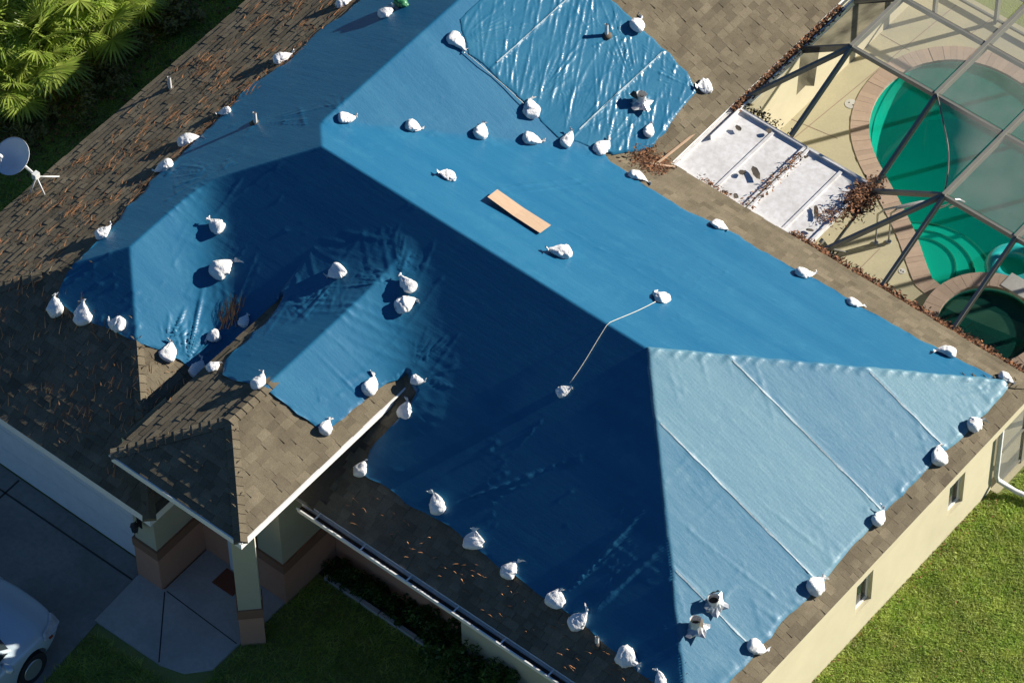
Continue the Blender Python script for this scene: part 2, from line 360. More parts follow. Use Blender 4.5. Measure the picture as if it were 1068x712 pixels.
# deck: everything outside the coping of pool and spa
far = [p for p in pool_out if np.hypot(p[0]-SPA_C[0], p[1]-SPA_C[1]) > SPA_O+.02]
# order so that the chain starts after the spa
k0 = max(range(len(far)), key=lambda i: np.hypot(*(far[(i+1) % len(far)]-far[i])))
far = far[k0+1:]+far[:k0+1]
a_end = math.atan2(far[-1][1]-SPA_C[1], far[-1][0]-SPA_C[0]); a_st = math.atan2(far[0][1]-SPA_C[1], far[0][0]-SPA_C[0])
da = (a_st-a_end) % (2*math.pi)
cands = []
for sgn, span in ((1, da), (-1, 2*math.pi-da)):
    arc = [np.array((SPA_C[0]+SPA_O*math.cos(a_end+sgn*span*t), SPA_C[1]+SPA_O*math.sin(a_end+sgn*span*t))) for t in np.linspace(0, 1, 32)[1:-1]]
    cands.append((min(p[1] for p in arc), arc))
arc = min(cands, key=lambda c: c[0])[1]
sheet('pool_deck', DECK, [far+arc], 0.0, 'deck')
driveway = sheet('driveway', [(-15.0, -1.12), (-10.13, -1.12), (-10.13, -1.36), (-9.9, -3.6), (-9.75, -9), (-15.0, -9)], [], -.012, 'concrete')
WALK = [(-10.13,-1.31),(-9.60,-1.29),(-9.60,-.25),(-7.93,-.25),(-7.93,-.9),(-7.97,-1.37),(-7.97,-1.96),(-8.28,-2.30),(-8.68,-2.42),(-10.07,-2.44)]
bm = bmesh.new(); vs = [bm.verts.new((x, y, -.04)) for x, y in WALK]; f = bm.faces.new(vs); ex = bmesh.ops.extrude_face_region(bm, geom=[f])
bmesh.ops.translate(bm, verts=[v for v in ex['geom'] if isinstance(v, bmesh.types.BMVert)], vec=(0, 0, .052)); bmesh.ops.recalc_face_normals(bm, faces=bm.faces)
me = bpy.data.meshes.new('walkway'); bm.to_mesh(me); bm.free(); walkway = tag(link('walkway', me, 'walk'), kind='structure')
jb = MB()
for a, b, w in (((-12.95,-1.16),(-12.93,-6),.03),((-15,-1.5),(-10.15,-1.47),.03),((-15,-4.2),(-9.95,-4.2),.02)): jb.beam((*a, -.008), (*b, -.008), w, .006)
jb.build('expansion_joint', 'joint', driveway)
jb = MB()
for a, b, w in (((-9.57,-1.33),(-8.72,-2.40),.022),((-9.55,-1.30),(-8.0,-1.36),.018)): jb.beam((*a, .012), (*b, .012), w, .005)
jb.build('expansion_joint', 'joint', walkway)
sheet('planting_bed', [(-7.9, .50), (-4.60, .55), (-.4, -.25), (-.4, .47), (-4.6, .47), (-4.6, .95), (-7.9, .95)], [], -.014, 'mulch')
kb = MB(); x = -7.75
for i in range(7): kb.box((x, .46, -.03), (x+.36, .54, .05)); x += .385
tag(kb.build('bed_edging', 'walk', bevel=.008), 'pale concrete edging strip between dark lawn and front planting bed', 'edging')

# ------------------------------------------------------------------ house
house = tag(empty('house', (0, 0, 0)), 'single-storey cream stucco house with brown shingle hip roof under blue tarps', 'house')
def wall(name, a, b, z0, z1, m, openings=(), depth=.14, parent=house):
    """vertical wall face from a to b (outside on the right-hand side of a->b), openings as (s0, s1, z0, z1) along it"""
    a, b = Vector((*a, 0)), Vector((*b, 0)); L = (b-a).length; d = (b-a)/L; nrm = Vector((d.y, -d.x, 0)); mb = MB()
    ss = sorted({0, L, *[o[0] for o in openings], *[o[1] for o in openings]}); zs = sorted({z0, z1, *[o[2] for o in openings], *[o[3] for o in openings]})
    P = lambda s, z, t=0: a+d*s-nrm*t+Vector((0, 0, z))
    for i in range(len(ss)-1):
        for j in range(len(zs)-1):
            cs, cz = (ss[i]+ss[i+1])/2, (zs[j]+zs[j+1])/2
            if any(o[0] < cs < o[1] and o[2] < cz < o[3] for o in openings): continue
            mb.add([P(ss[i], zs[j]), P(ss[i+1], zs[j]), P(ss[i+1], zs[j+1]), P(ss[i], zs[j+1])], [(0, 1, 2, 3)])
    for s0, s1, q0, q1 in openings:
        for (u, v) in (((s0, q0), (s0, q1)), ((s0, q1), (s1, q1)), ((s1, q1), (s1, q0)), ((s1, q0), (s0, q0))):
            mb.add([P(*u), P(*v), P(*v, depth), P(*u, depth)], [(0, 1, 2, 3)])
    o = link(name, mb.mesh(name), m, parent); return o, P
def window(P, s0, s1, z0, z1, depth=.12, panes=2, parent=house):
    w = MB(); t = .035
    def bar(sa, sb, za, zb, d0=depth-.05, d1=depth):
        w.add([P(sa, za, d0), P(sb, za, d0), P(sb, zb, d0), P(sa, zb, d0), P(sa, za, d1), P(sb, za, d1), P(sb, zb, d1), P(sa, zb, d1)],
              [(0,1,2,3),(4,7,6,5),(0,4,5,1),(1,5,6,2),(2,6,7,3),(3,7,4,0)])
    bar(s0, s0+t, z0, z1); bar(s1-t, s1, z0, z1); bar(s0+t, s1-t, z0, z0+t); bar(s0+t, s1-t, z1-t, z1); zm = (z0+z1)/2; bar(s0+t, s1-t, zm-t/2, zm+t/2, depth-.04)
    fr = w.build('window', 'white', parent)
    for za, zb in ((z0+t, zm-t/2), (zm+t/2, z1-t)):
        g = MB(); g.add([P(s0+t, za, depth-.02), P(s1-t, za, depth-.02), P(s1-t, zb, depth-.02), P(s0+t, zb, depth-.02)], [(0, 1, 2, 3)]); g.build('pane', 'glass', fr)
    sl_ = MB(); d = .03
    sl_.add([P(s0-.04, z0-.06, -d), P(s1+.04, z0-.06, -d), P(s1+.04, z0-.002, -d), P(s0-.04, z0-.002, -d), P(s0-.04, z0-.06, depth), P(s1+.04, z0-.06, depth), P(s1+.04, z0-.002, depth), P(s0-.04, z0-.002, depth)],
            [(0,1,2,3),(0,4,5,1),(1,5,6,2),(2,6,7,3),(3,7,4,0)]); 
    return fr
ZT = 2.66
# right-hand wall (faces +x), y increasing
w_, P = wall('side_wall', (-.465, .2), (-.465, 8.60), -.03, ZT, 'cream', [(4.87-.2, 5.30-.2, .57, 1.75), (7.34-.2, 7.76-.2, .57, 1.75)])
window(P, 4.67, 5.10, .57, 1.75); window(P, 7.14, 7.56, .57, 1.75)
wall('rear_wall', (-.465, 8.60), (-7.85, 8.60), -.03, ZT, 'cream')
wall('side_wall', (-7.85, 8.60), (-7.85, YEND-.5), -.03, ZT, 'cream')
wall('side_wall', (-14.9, YEND-.5), (-14.9, -1.3), -.03, ZT, 'cream')
# front wall, recessed window bay and projecting bedroom
wall('front_wall', (-4.6, .2), (-.465, .2), -.03, ZT, 'cream')
wall('front_wall', (-4.6, .95), (-4.6, .2), -.03, ZT, 'cream')
w_, P = wall('front_wall', (-7.93, .95), (-4.6, .95), -.03, ZT, 'salmon', [(.95, 1.42, .55, 1.95), (1.62, 2.50, .55, 1.95), (2.78, 3.26, .55, 1.95)])
for s0, s1 in ((.95, 1.42), (1.62, 2.50), (2.78, 3.26)): window(P, s0, s1, .55, 1.95)
# entry pier on the right of the porch and garage pier: cream above, brown band, salmon wainscot
def pier_face(a, b, top):
    wall('pier_wall', a, b, .98, top, 'cream'); 
    d = Vector((b[0]-a[0], b[1]-a[1], 0)).normalized(); nn = Vector((d.y, -d.x, 0))*.03
    e = Vector((0, 0, 0))
    return
def pier(x0, x1, y0, y1, top):
    for a, b in (((x0, y0), (x1, y0)), ((x1, y0), (x1, y1)), ((x0, y1), (x0, y0))):
        wall('pier_wall', a, b, .9, top, 'cream')
    w = MB(); w.box((x0-.03, y0-.03, -.03), (x1+.03, y1, .80)); w.build('wainscot', 'salmon', house, bevel=.006)
    w = MB(); w.box((x0-.045, y0-.045, .803), (x1+.045, y1, 1.0)); w.build('trim_band', 'band', house, bevel=.008)
pier(-8.46, -7.93, -.24, .94, HP-.12)
pier(-10.12, -9.66, -1.30, -.28, HP-.12)
wall('entry_wall', (-9.66, -.28), (-8.46, -.28), -.03, HP-.12, 'salmon')
w = MB(); w.box((-9.05, -.33, .0), (-8.60, -.285, 2.05)); dr = w.build('front_door', 'door', house, bevel=.008)
w = MB(); w.tube([(-8.66, -.36, .98), (-8.66, -.36, 1.12)], .015); w.build('handle', 'black', dr)
# garage front
w = MB(); w.box((-14.95, -1.30, -.03), (-14.72, -.9, ZT)); w.build('pier_wall', 'cream', house)
w = MB(); w.box((-14.72, -1.29, 2.12), (-10.12, -.95, ZT)); w.build('garage_lintel', 'cream', house)
gd = MB().box((-14.72, -1.05, -.02), (-10.12, -1.02, 2.12)).build('garage_door', 'white', house)
for i in range(4):
    MB().box((-14.71, -1.10, .0+i*.53), (-10.13, -1.053, .522+i*.53)).build('door_panel', 'white', gd, bevel=.006)
# porch column turned 45 degrees
cb = Vector((-7.93, -1.05, 0)); q = .185
def colbox(s, z0, z1):
    u = Vector((1, 1, 0)).normalized()*s; v = Vector((1, -1, 0)).normalized()*s; m_ = MB(); vs = []
    for z in (z0, z1):
        for a, b in ((-1, -1), (1, -1), (1, 1), (-1, 1)): vs.append(cb+u*a+v*b+Vector((0, 0, z)))
    m_.add(vs, [(0,1,2,3),(4,5,6,7),(0,1,5,4),(1,2,6,5),(2,3,7,6),(3,0,4,7)]); return m_
colm = colbox(q, .92, HP-.15).build('porch_column', 'cream', house, bevel=.006)
colbox(q+.012, -.03, .70).build('wainscot', 'salmon', colm, bevel=.006)
colbox(q+.024, .703, .922).build('trim_band', 'band', colm, bevel=.008)

# roof deck, soffits and fascias
def deck_poly(mb, pts): mb.add(pts, [tuple(range(len(pts)))])
SLOPES = {
 'left': [(XL, YGE, HE), (XG, YG, ZG), (XG, YGJ, ZG), P2, (XQ, YQ, ZQ), (XQ, YEND, ZQ), (XL, YEND, HE)],
 'gar_front': [(XL, YGE, HE), (XGE, YGE, HE), (XG, YG, ZG)],
 'gar_right': [(XGE, YGE, HE), (XGE, 0, HE), (XG, YGJ, ZG), (XG, YG, ZG)],
 'front': [(XGE, 0, HE), (0, 0, HE), P1, P2, (XG, YGJ, ZG)],
 'right': [(0, 0, HE), (0, D, HE), P1],
 'rear': [(0, D, HE), (XIN, D, HE), (XQ, YQ, ZQ), P2, P1],
 'wing': [(XIN, D, HE), (XIN, YEND, HE), (XQ, YEND, ZQ), (XQ, YQ, ZQ)],
 'por_front': [(PXL, PYF, HP), (PXR, PYF, HP), (XP, PYF+WP, ZP)],
 'por_right': [(PXR, PYF, HP), (PXR, YPE, HP), (XP, YPJ, ZP), (XP, PYF+WP, ZP)],
 'por_left': [(PXL, YPE, HP), (PXL, PYF, HP), (XP, PYF+WP, ZP), (XP, YPJ, ZP)]}
mb = MB()
for k, pts in SLOPES.items(): deck_poly(mb, [(x, y, z-.012) for x, y, z in pts])
roof = link('roof', mb.mesh('roof'), 'felt', house)
bm = bmesh.new(); bm.from_mesh(roof.data)
for f in bm.faces:
    if f.normal.z < 0: f.normal_flip()
bm.to_mesh(roof.data); bm.free()
def fascia(a, b, z, inward, h=.16, m='white', name='fascia'):
    a = Vector(a).to_3d(); b = Vector(b).to_3d(); n_ = Vector(inward).to_3d()*.014
    return MB().beam(a+n_+Vector((0, 0, z-.022-h/2)), b+n_+Vector((0, 0, z-.022-h/2)), .022, h).build(name, m, roof)
fascia((PXL, PYF), (PXR, PYF), HP, (0, 1)); fascia((PXR, PYF+.03), (PXR, YPE+.2), HP, (-1, 0)); fascia((PXL, PYF+.03), (PXL, YPE+.1), HP, (1, 0))
fascia((XL, YGE), (XGE, YGE), HE, (0, 1)); fascia((XGE, YGE+.03), (XGE, -.3), HE, (-1, 0)); fascia((XL, YGE+.03), (XL, YEND), HE, (1, 0))
fascia((PXR-.1, 0), (-.03, 0), HE, (0, 1)); fascia((0, 0), (0, D), HE, (-1, 0), m='cream'); fascia((XIN, D), (-.03, D), HE, (0, -1)); fascia((XIN, D+.03), (XIN, YEND), HE, (-1, 0))
sb = MB()
for a, b, z in (((PXL+.03, PYF+.03), (PXR-.03, YPE), HP-.17), ((XL+.03, YGE+.03), (XGE-.03, .3), HE-.17), ((-9.2, .03), (-.03, 1.2), HE-.172), ((-1.2, .03), (-.03, D-.03), HE-.174), ((XIN-.6, D-1.2), (-.03, D-.03), HE-.176), ((XIN-1, D), (XIN-.03, YEND), HE-.178), ((XL+.03, 0), (XL+1, YEND), HE-.18)):
    sb.add([(a[0], a[1], z), (b[0], a[1], z), (b[0], b[1], z), (a[0], b[1], z)], [(3, 2, 1, 0)])
sb.build('soffit', 'white', roof)
# thin white drip edge seen from above along porch eaves
for a, b in (((PXL-.012, PYF-.012, HP), (PXR+.012, PYF-.012, HP)), ((PXR+.012, PYF, HP), (PXR+.012, YPE, HP))):
    MB().beam((a[0], a[1], HP-.012), (b[0], b[1], HP-.012), .035, .03).build('drip_edge', 'white', roof)

# front gutter
gu = MB(); x0, x1 = PXR-.32, .02
for (ya, za, yb, zb) in ((-.02, 2.66, -.02, 2.56), (-.02, 2.56, -.13, 2.56), (-.13, 2.56, -.145, 2.67)):
    gu.beam(((x0+x1)/2, 0, 0), ((x0+x1)/2, .01, 0), .001, .001) if False else None
    gu.add([(x0, ya, za), (x1, ya, za), (x1, yb, zb), (x0, yb, zb), (x0, ya-.004, za-.004), (x1, ya-.004, za-.004), (x1, yb-.004, zb-.004), (x0, yb-.004, zb-.004)], [(0,1,2,3),(4,7,6,5),(0,4,5,1),(2,6,7,3),(1,5,6,2),(3,7,4,0)])
gu.box((x0, -.16, 2.665), (x1, -.136, 2.683))
gut = gu.build('gutter', 'white', house)
MB().box((x0, -.128, 2.565), (x1, -.03, 2.60)).build('gutter_sludge', 'mulch', gut)
x = x0+.35
while x < x1: MB().box((x, -.15, 2.668), (x+.025, .0, 2.676)).build('hanger', 'white', gut); x += .93
# gutter of the rear wing, full of leaves
gu = MB(); gu.box((XIN+.13, D+.9, 2.56), (XIN+.15, 14.6, 2.70)); gu.box((XIN+.03, D+.9, 2.54), (XIN+.15, 14.6, 2.56)); gut2 = gu.build('gutter', 'white', house)
# downspout at the rear right corner
dsp = MB().tube([(-.42, 8.66, 2.5), (-.42, 8.66, .35), (-.40, 8.70, .2), (-.1, 8.78, .07), (.75, 8.95, .04)], .045, 8).build('downspout', 'pipe', house, smooth=True)

# ------------------------------------------------------------------ shingles
TA = [(-13.2,13.0),(-13.18,7.52),(-13.29,7.02),(-13.20,6.22),(-13.41,5.37),(-13.30,4.80),(-13.28,4.03),(-13.20,3.36),(-13.23,2.80),(-13.12,2.31),(-13.00,1.60),(-12.91,.53),(-12.86,.22),(-12.76,.05),(-12.36,.04),(-11.84,.14),(-11.13,.23),(-10.87,.41),(-10.38,.54),(-10.26,.52),(-10.02,.62),(-9.99,2.0)]
TA += PORCH_TARP
TA += [(-7.05,2.12),(-7.02,1.83),(-7.16,1.09),(-7.01,.74),(-6.84,.76),(-6.3,.79),(-5.81,.78),(-5.11,.80),(-4.55,.75),(-3.89,.74),(-3.30,.71),(-2.84,.70),(-2.11,.65),(-1.43,.58),(-.66,.60),(-.62,.68)]
TA += [(-4.10,4.40),(-.75,7.98),(-.55,8.50),(-1.08,8.44),(-1.84,8.32),(-2.29,8.32),(-2.83,8.25),(-3.57,8.29),(-4.77,8.19),(-5.59,8.22),(-6.48,8.06),(-7.19,8.04),(-8.01,8.15),(-8.6,8.35),(-9.4,8.3),(-10.4,8.25),(-10.7,13.0)]
TB = [(-4.36,4.40),(-.50,.50),(-.31,.62),(-.30,1.41),(-.33,2.53),(-.32,3.04),(-.33,3.78),(-.34,4.74),(-.36,5.43),(-.33,6.09),(-.33,6.85),(-.30,7.26),(-.28,7.93),(-.30,8.50),(-.40,8.62)]
TC = [(-11.15,8.1),(-10.67,7.73),(-10.17,7.79),(-9.68,7.80),(-9.16,7.80),(-8.84,7.82),(-8.55,8.02),(-8.26,8.23),(-8.09,8.32),(-7.81,8.82),(-7.80,9.15),(-7.84,9.53),(-7.90,9.85),(-7.93,10.32),(-8.25,10.47),(-8.61,10.51),(-9.09,10.45),(-9.56,10.44),(-9.89,10.42),(-11.25,10.4)]
def shingles(key, pts, exposure=.128, skip=None, individual=False, mb=None, lo=.10, hi=.27):
    P = [Vector(p) for p in pts]; n_ = (P[1]-P[0]).cross(P[2]-P[0]).normalized()
    for i in range(len(P)):
        nn = (P[(i+1) % len(P)]-P[i]).cross(P[(i+2) % len(P)]-P[(i+1) % len(P)])
    if n_.z < 0: n_ = -n_
    down = Vector((n_.x, n_.y, 0)).normalized(); down = (down-n_*down.dot(n_)).normalized(); along = n_.cross(down).normalized()
    o = min(P, key=lambda p: p.z).copy()
    uv = [((p-o).dot(along), -(p-o).dot(down)) for p in P]; vmax = max(q[1] for q in uv)
    def span(v):
        xs = []
        for i in range(len(uv)):
            (u0, v0), (u1, v1) = uv[i], uv[(i+1) % len(uv)]
            if (v0 > v) != (v1 > v): xs.append(u0+(u1-u0)*(v-v0)/(v1-v0))
        xs.sort(); return [(xs[i], xs[i+1]) for i in range(0, len(xs)-1, 2)]
    made = []
    v = 0; row = 0
    while v < vmax-.02:
        v1 = min(v+exposure, vmax-.001); sp0 = span(v+.0008); sp1 = span(v1-.0008)
        if len(sp0) == len(sp1):
            for (a0, b0), (a1, b1) in zip(sp0, sp1):
                u = min(a0, a1)-random.random()*.25
                while u < max(b0, b1):
                    w = random.uniform(lo, hi); ua, ub = u, u+w; u = ub
                    q0a, q0b = max(ua, a0), min(ub, b0); q1a, q1b = max(ua, a1), min(ub, b1)
                    if q0b-q0a < .004 and q1b-q1a < .004: continue
                    if q0b < q0a: q0a = q0b = (q1a if ua < a0 else q1b)
                    if q1b < q1a: q1a = q1b = (q0a if ua < a1 else q0b)
                    c = o+along*((ua+ub)/2)-down*((v+v1)/2)
                    if skip and skip(c.x, c.y): continue
                    t = random.choice((.011, .013, .020)) + random.uniform(-.002, .003); g = .0016
                    tp = lambda uu, vv, h: o+along*uu-down*vv+n_*h
                    jit = random.uniform(-.006, .004)
                    A, B = tp(q0a+g, v+jit, t), tp(q0b-g, v+jit, t); C_, D_ = tp(q1b-g, v1+.02, .002+t*.1), tp(q1a+g, v1+.02, .002+t*.1)
                    E_, F_ = tp(q0a+g, v+jit, -.01), tp(q0b-g, v+jit, -.01); G_, H_ = tp(q1b-g, v1+.02, -.01), tp(q1a+g, v1+.02, -.01)
                    tone = min(1, max(0, random.gauss(.5, .24)))
                    tgt = MB() if individual else mb
                    tgt.add([A, B, C_, D_, E_, F_, G_, H_], [(0,1,2,3),(4,5,1,0),(5,6,2,1),(7,4,0,3)], tone)
                    if individual: made.append(tgt)
        v += exposure; row += 1
    return made
inA = lambda poly, x, y, d: bool(inpoly(np.array([x]), np.array([y]), poly)[0]) and float(edge_dist(np.array([x]), np.array([y]), poly)[0][0]) > d
def near_hip(x, y):
    for c in ((0, 0), (0, D)):
        a = np.array(c, float); b = np.array(P1[:2]); t = np.clip(((x-a[0])*(b-a)[0]+(y-a[1])*(b-a)[1])/((b-a)@(b-a)), 0, 1); q_ = a+(b-a)*t
        if math.hypot(x-q_[0], y-q_[1]) < .45 and x < -.9 and .9 < y < 8.05: return True
    return False
covered = lambda x, y: near_hip(x, y) or inA(TA, x, y, .28) or inA(TB, x, y, .28) or inA(TC, x, y, .28)
def under_porch(x, y): return PXL+.02 < x < PXR-.02 and PYF+.02 < y < YPE
gen = MB()
for k in ('left', 'gar_front', 'gar_right', 'front', 'right', 'rear', 'wing'):
    lim = (lambda x, y: covered(x, y) or y > 15.5 or (k in ('gar_right', 'front') and under_porch(x, y) and x > PXL+.6))
    shingles(k, SLOPES[k], skip=lim, mb=gen)
sh = gen.build('shingle_field', 'shingle', roof); sh['kind'] = 'stuff'
cnt = 0
rest = MB()
for k in ('por_right', 'por_front', 'por_left'):
    for t in shingles(k, SLOPES[k], skip=lambda x, y: inA(TA, x, y, .2) and y > .2, individual=True, lo=.13, hi=.28):
        if cnt < 300:
            me = t.mesh('shingle'); link('shingle', me, 'shingle', roof); cnt += 1
        else: rest.add(t.v, t.f, t.t[0])
if rest.v: rest.build('shingle_field', 'shingle', roof)['kind'] = 'stuff'
# hip and ridge caps where the shingles lie bare
def caps(a, b, skip=None):
    a, b = Vector(a), Vector(b); n_ = int((b-a).length/.15); d = (b-a).normalized(); side = d.cross(Vector((0, 0, 1))).normalized(); mb = MB()
    for i in range(n_):
        p = a+d*(.15*i); 
        if skip and skip(p.x, p.y): continue
        q_ = p+d*.19; tn = min(1, max(0, random.gauss(.55, .2)))
        up = Vector((0, 0, .030)); up2 = Vector((0, 0, .016)); dr = Vector((0, 0, -.03))
        mb.add([p+side*.11+dr+up*.6, p+up, p-side*.11+dr+up*.6, q_+side*.10+dr+up2*.6, q_+up2, q_-side*.10+dr+up2*.6, p+side*.11+dr*1.5, p-side*.11+dr*1.5], [(0,1,4,3),(1,2,5,4),(0,6,7,2,1)], tn)
    if mb.v: mb.build('hip_cap', 'shingle', roof)['kind'] = 'stuff'
caps((PXL, PYF, HP+.01), (XP, PYF+WP, ZP+.01)); caps((PXR, PYF, HP+.01), (XP, PYF+WP, ZP+.01)); caps((XP, PYF+WP-.05, ZP+.01), (XP, YPJ, ZP+.01), lambda x, y: y > .5)
hid = lambda x, y: bool(inpoly(np.array([x]), np.array([y]), TA)[0] or inpoly(np.array([x]), np.array([y]), TB)[0])
caps((XL, YGE, HE+.01), (XG, YG, ZG+.01), lambda x, y: y > .2 or hid(x, y)); caps((XGE, YGE, HE+.01), (XG, YG, ZG+.01), lambda x, y: y > .2 or hid(x, y)); caps((0, D, HE+.01), P1, lambda x, y: x < -.3); caps((0, 0, HE+.01), P1, lambda x, y: x < -.4)

# ------------------------------------------------------------------ tarps
def fan(x, y, c, dx, dy, spread, rmax, n, amp, r0=.05, sharp=1.0, seed=0):
    """straight folds that run out from a gathered point"""
    r = np.hypot(x-c[0], y-c[1])+1e-6; a0 = math.atan2(dy, dx); a = (np.arctan2(y-c[1], x-c[0])-a0+math.pi) % (2*math.pi)-math.pi
    w = np.clip(1-np.abs(a)/spread, 0, 1)**.5*np.clip((r-r0*.5)/(r0*2), 0, 1)
    z0 = np.zeros_like(a); q = a/spread*n*.62+2.2*vnoise(a/spread*n*.4+seed*3.1, z0+seed)+.12*vnoise(r*1.1+seed, a*2)
    cell = np.floor(q); t = q-cell
    rl = rmax*(.25+.75*vnoise(cell*3.7+seed*7.3, z0+3.3+seed*1.7)); am = .35+.65*vnoise(cell*5.1+seed*2.9, z0+9.7)
    prof = np.clip(1-np.abs(t-.5)*2.4, 0, 1); prof = prof*prof*(3-2*prof)
    lim = np.minimum(1, r*spread/n*2.6/.075)
    return amp*w*am*prof*np.clip(1-r/rl, 0, 1)**.8*lim*sharp
def crease(x, y, a, b, w, amp):
    a = np.array(a); b = np.array(b); ab = b-a; L = np.hypot(*ab); t = ((x-a[0])*ab[0]+(y-a[1])*ab[1])/(L*L)
    d = np.abs((x-a[0])*ab[1]-(y-a[1])*ab[0])/L
    return amp*np.exp(-(d/w)**2)*np.clip(t*6, 0, 1)*np.clip((1-t)*2, 0, 1)
def sheet_folds(x, y, sx, sy, amp, seed):
    """packing creases: a grid of slightly raised or sunk lines"""
    z = np.zeros_like(x)
    for u, v, st in ((x, y, sx), (y, x, sy)):
        q = u/st+.06*vnoise(v*.7+seed, u*.2); c = np.round(q); d = np.abs(q-c)*st
        sg = np.where(vnoise(c*7.7+seed, v*.4+c) > .5, 1.0, -.5); z = z+amp*sg*np.exp(-(d/.028)**2)*(.3+.7*vnoise(v*1.3+seed*3, c*3.3))
    return z
def slack(x, y, ang, f, amp, seed, cover=1.25):
    """patches of long thin slack folds running one way"""
    p = x*math.sin(ang)-y*math.cos(ang); l_ = x*math.cos(ang)+y*math.sin(ang); q = p*f+.5*vnoise(l_*.7+seed, p*.9); cell = np.floor(q); t = q-cell
    pr = np.clip(1-np.abs(t-.5)*2.4, 0, 1); pr = pr*pr*(3-2*pr)
    return amp*pr*np.clip(vnoise(cell*3.7+seed, l_*.5+cell*2.3)*2.6-cover, 0, 1)*np.clip(fbm(x*.6+seed, y*.6, 2)*3-.85, 0, 1)
def wr_A(x, y):
    z = .012*(fbm(x*1.1, y*1.1, 3)-.5)+.006*(fbm(x*4, y*4, 3)-.5)+sheet_folds(x, y, .78, .62, .0045, 5.0)
    z = z+slack(x, y, R(70), 6, .011, 11.0)+slack(x, y, R(105), 8, .009, 27.0)+slack(x, y, R(20), 6, .008, 39.0)+slack(x, y, R(140), 7, .008, 53.0)
    # shingle courses telegraph through the slack sheet on the shaded front slope
    fr = np.clip((4.2-y)/.6, 0, 1)*np.clip((x+7.6)/.5, 0, 1)*np.clip((y-.8)/.4, 0, 1)
    z = z+fr*.0040*np.sin(y*2*math.pi/.142+3*vnoise(x*1.3, y*1.3))*np.clip(fbm(x*1.4+3, y*1.4, 2)*2.2-.45, 0, 1)
    z = z+fr*.022*(fbm(x*2.2+(y*1.2), y*.7-x*.2, 3)-.45)
    z0_ = z; z = 0
    z = z+fan(x, y, (-10.42, .50), -.15, 1, .95, 1.5, 13, .085, seed=1)+fan(x, y, (-10.78, .45), -.4, 1, .75, 1.3, 10, .075, seed=2)
    z = z+fan(x, y, (-12.2, 3.35), -.9, -.7, .9, 1.4, 14, .022, seed=3)+fan(x, y, (-13.15, 3.2), .7, -1, .6, 1.3, 11, .018, seed=4)+fan(x, y, (-12.2, 3.2), .2, 1, .9, 1.1, 12, .016, seed=24)
    z = z+fan(x, y, (-8.35, 3.25), -.25, 1, .6, 1.0, 10, .045, seed=5)+fan(x, y, (-8.3, 3.2), -1, -.35, .6, 1.0, 10, .034, seed=6)
    z = z+fan(x, y, (-9.3, 2.9), .1, -1, .85, 1.3, 14, .030, seed=7)+fan(x, y, (-9.9, 2.2), 1, -.1, .8, 1.0, 12, .022, seed=8)
    z = z+fan(x, y, (-7.3, 2.35), -.2, 1, .6, 1.2, 6, .028, seed=9)+fan(x, y, (-7.2, 2.3), 1, .7, .5, 1.6, 5, .014, seed=10)
    z = z+fan(x, y, (-12.52, 4.57), 1, .55, .45, 1.7, 8, .024, seed=11)+fan(x, y, (-12.52, 4.6), .3, -1, .8, .8, 5, .014, seed=21)
    z = z+fan(x, y, (-3.15, .78), .1, 1, .30, 2.2, 4, .026, seed=12)+fan(x, y, (-5.6, .95), .75, 1, .28, 2.4, 4, .022, seed=13)+fan(x, y, (-4.8, .8), .2, 1, .5, .8, 4, .012, seed=14)
    z = z+fan(x, y, (-2.6, .7), .1, 1, .5, 1.0, 5, .012, seed=15)+fan(x, y, (-5.0, 3.2), -.1, -1, .35, 2.2, 4, .016, seed=16)+fan(x, y, (-6.9, .8), .9, .7, .4, 1.5, 5, .016, seed=23)
    z = z+fan(x, y, (-.45, 8.55), -1, -.25, .32, 2.4, 10, .024, seed=17)
    z = z+fan(x, y, (-7.76, .75), -.8, .6, .5, .7, 5, .020, seed=18)+fan(x, y, (-11.2, 5.25), -1, .4, .8, 1.1, 6, .018, seed=19)
    z = z0_+z*1.7
    z = z+crease(x, y, (-3.1, .85), (-2.75, 2.9), .045, .020)+crease(x, y, (-5.5, 1.0), (-3.9, 3.0), .045, .018)+crease(x, y, (-2.62, .75), (-2.2, 2.4), .045, .016)+crease(x, y, (-10.76, 4.1), (-6.5, 6.2), .02, .0)
    for k, (c, dx, dy, sp_, rm, n_, am) in enumerate((((-5.75, 8.13), -.3, -1, .9, 1.1, 12, .010), ((-4.08, 8.2), .1, -1, .9, 1.2, 12, .010), ((-3.11, 8.25), 0, -1, .9, 1.2, 12, .010), ((-1.43, 8.37), -.4, -1, .9, 1.1, 12, .012), ((-7.4, 8.1), -.2, -1, .9, 1.2, 12, .010),
        ((-10.41, 6.04), -.7, .7, 1.2, .8, 10, .012), ((-9.69, 6.87), -.7, .5, 1.2, .8, 10, .012), ((-9.08, 7.43), -.6, .4, 1.0, .8, 10, .010), ((-13.3, 4.65), 1, -.1, .8, 1.2, 10, .010), ((-13.3, 6.17), 1, .2, .8, 1.2, 10, .010), ((-13.3, 7.0), 1, .3, .5, 1.9, 9, .010), ((-5.68, .99), .4, 1, .8, 1.6, 12, .010), ((-4.07, .78), .1, 1, .7, 1.6, 11, .010), ((-1.68, .66), -.2, 1, .7, 1.8, 12, .012), ((-2.66, .71), .0, 1, .5, 2.6, 10, .012))):
        z = z+fan(x, y, c, dx, dy, sp_, rm, n_, am, seed=61+k)
    # overlap seams running down the sheets
    z = z+.008*np.exp(-((y-5.05-.03*np.sin(x))/.02)**2)*(x > -8.4)*0+.006*np.exp(-((y-5.95-.03*np.sin(x))/.03)**2)*(x > -9.6)*(x < -2.6)+.006*np.exp(-((y-7.15-.02*np.sin(x*1.3))/.03)**2)*(x > -8.6)*(x < -1.5)
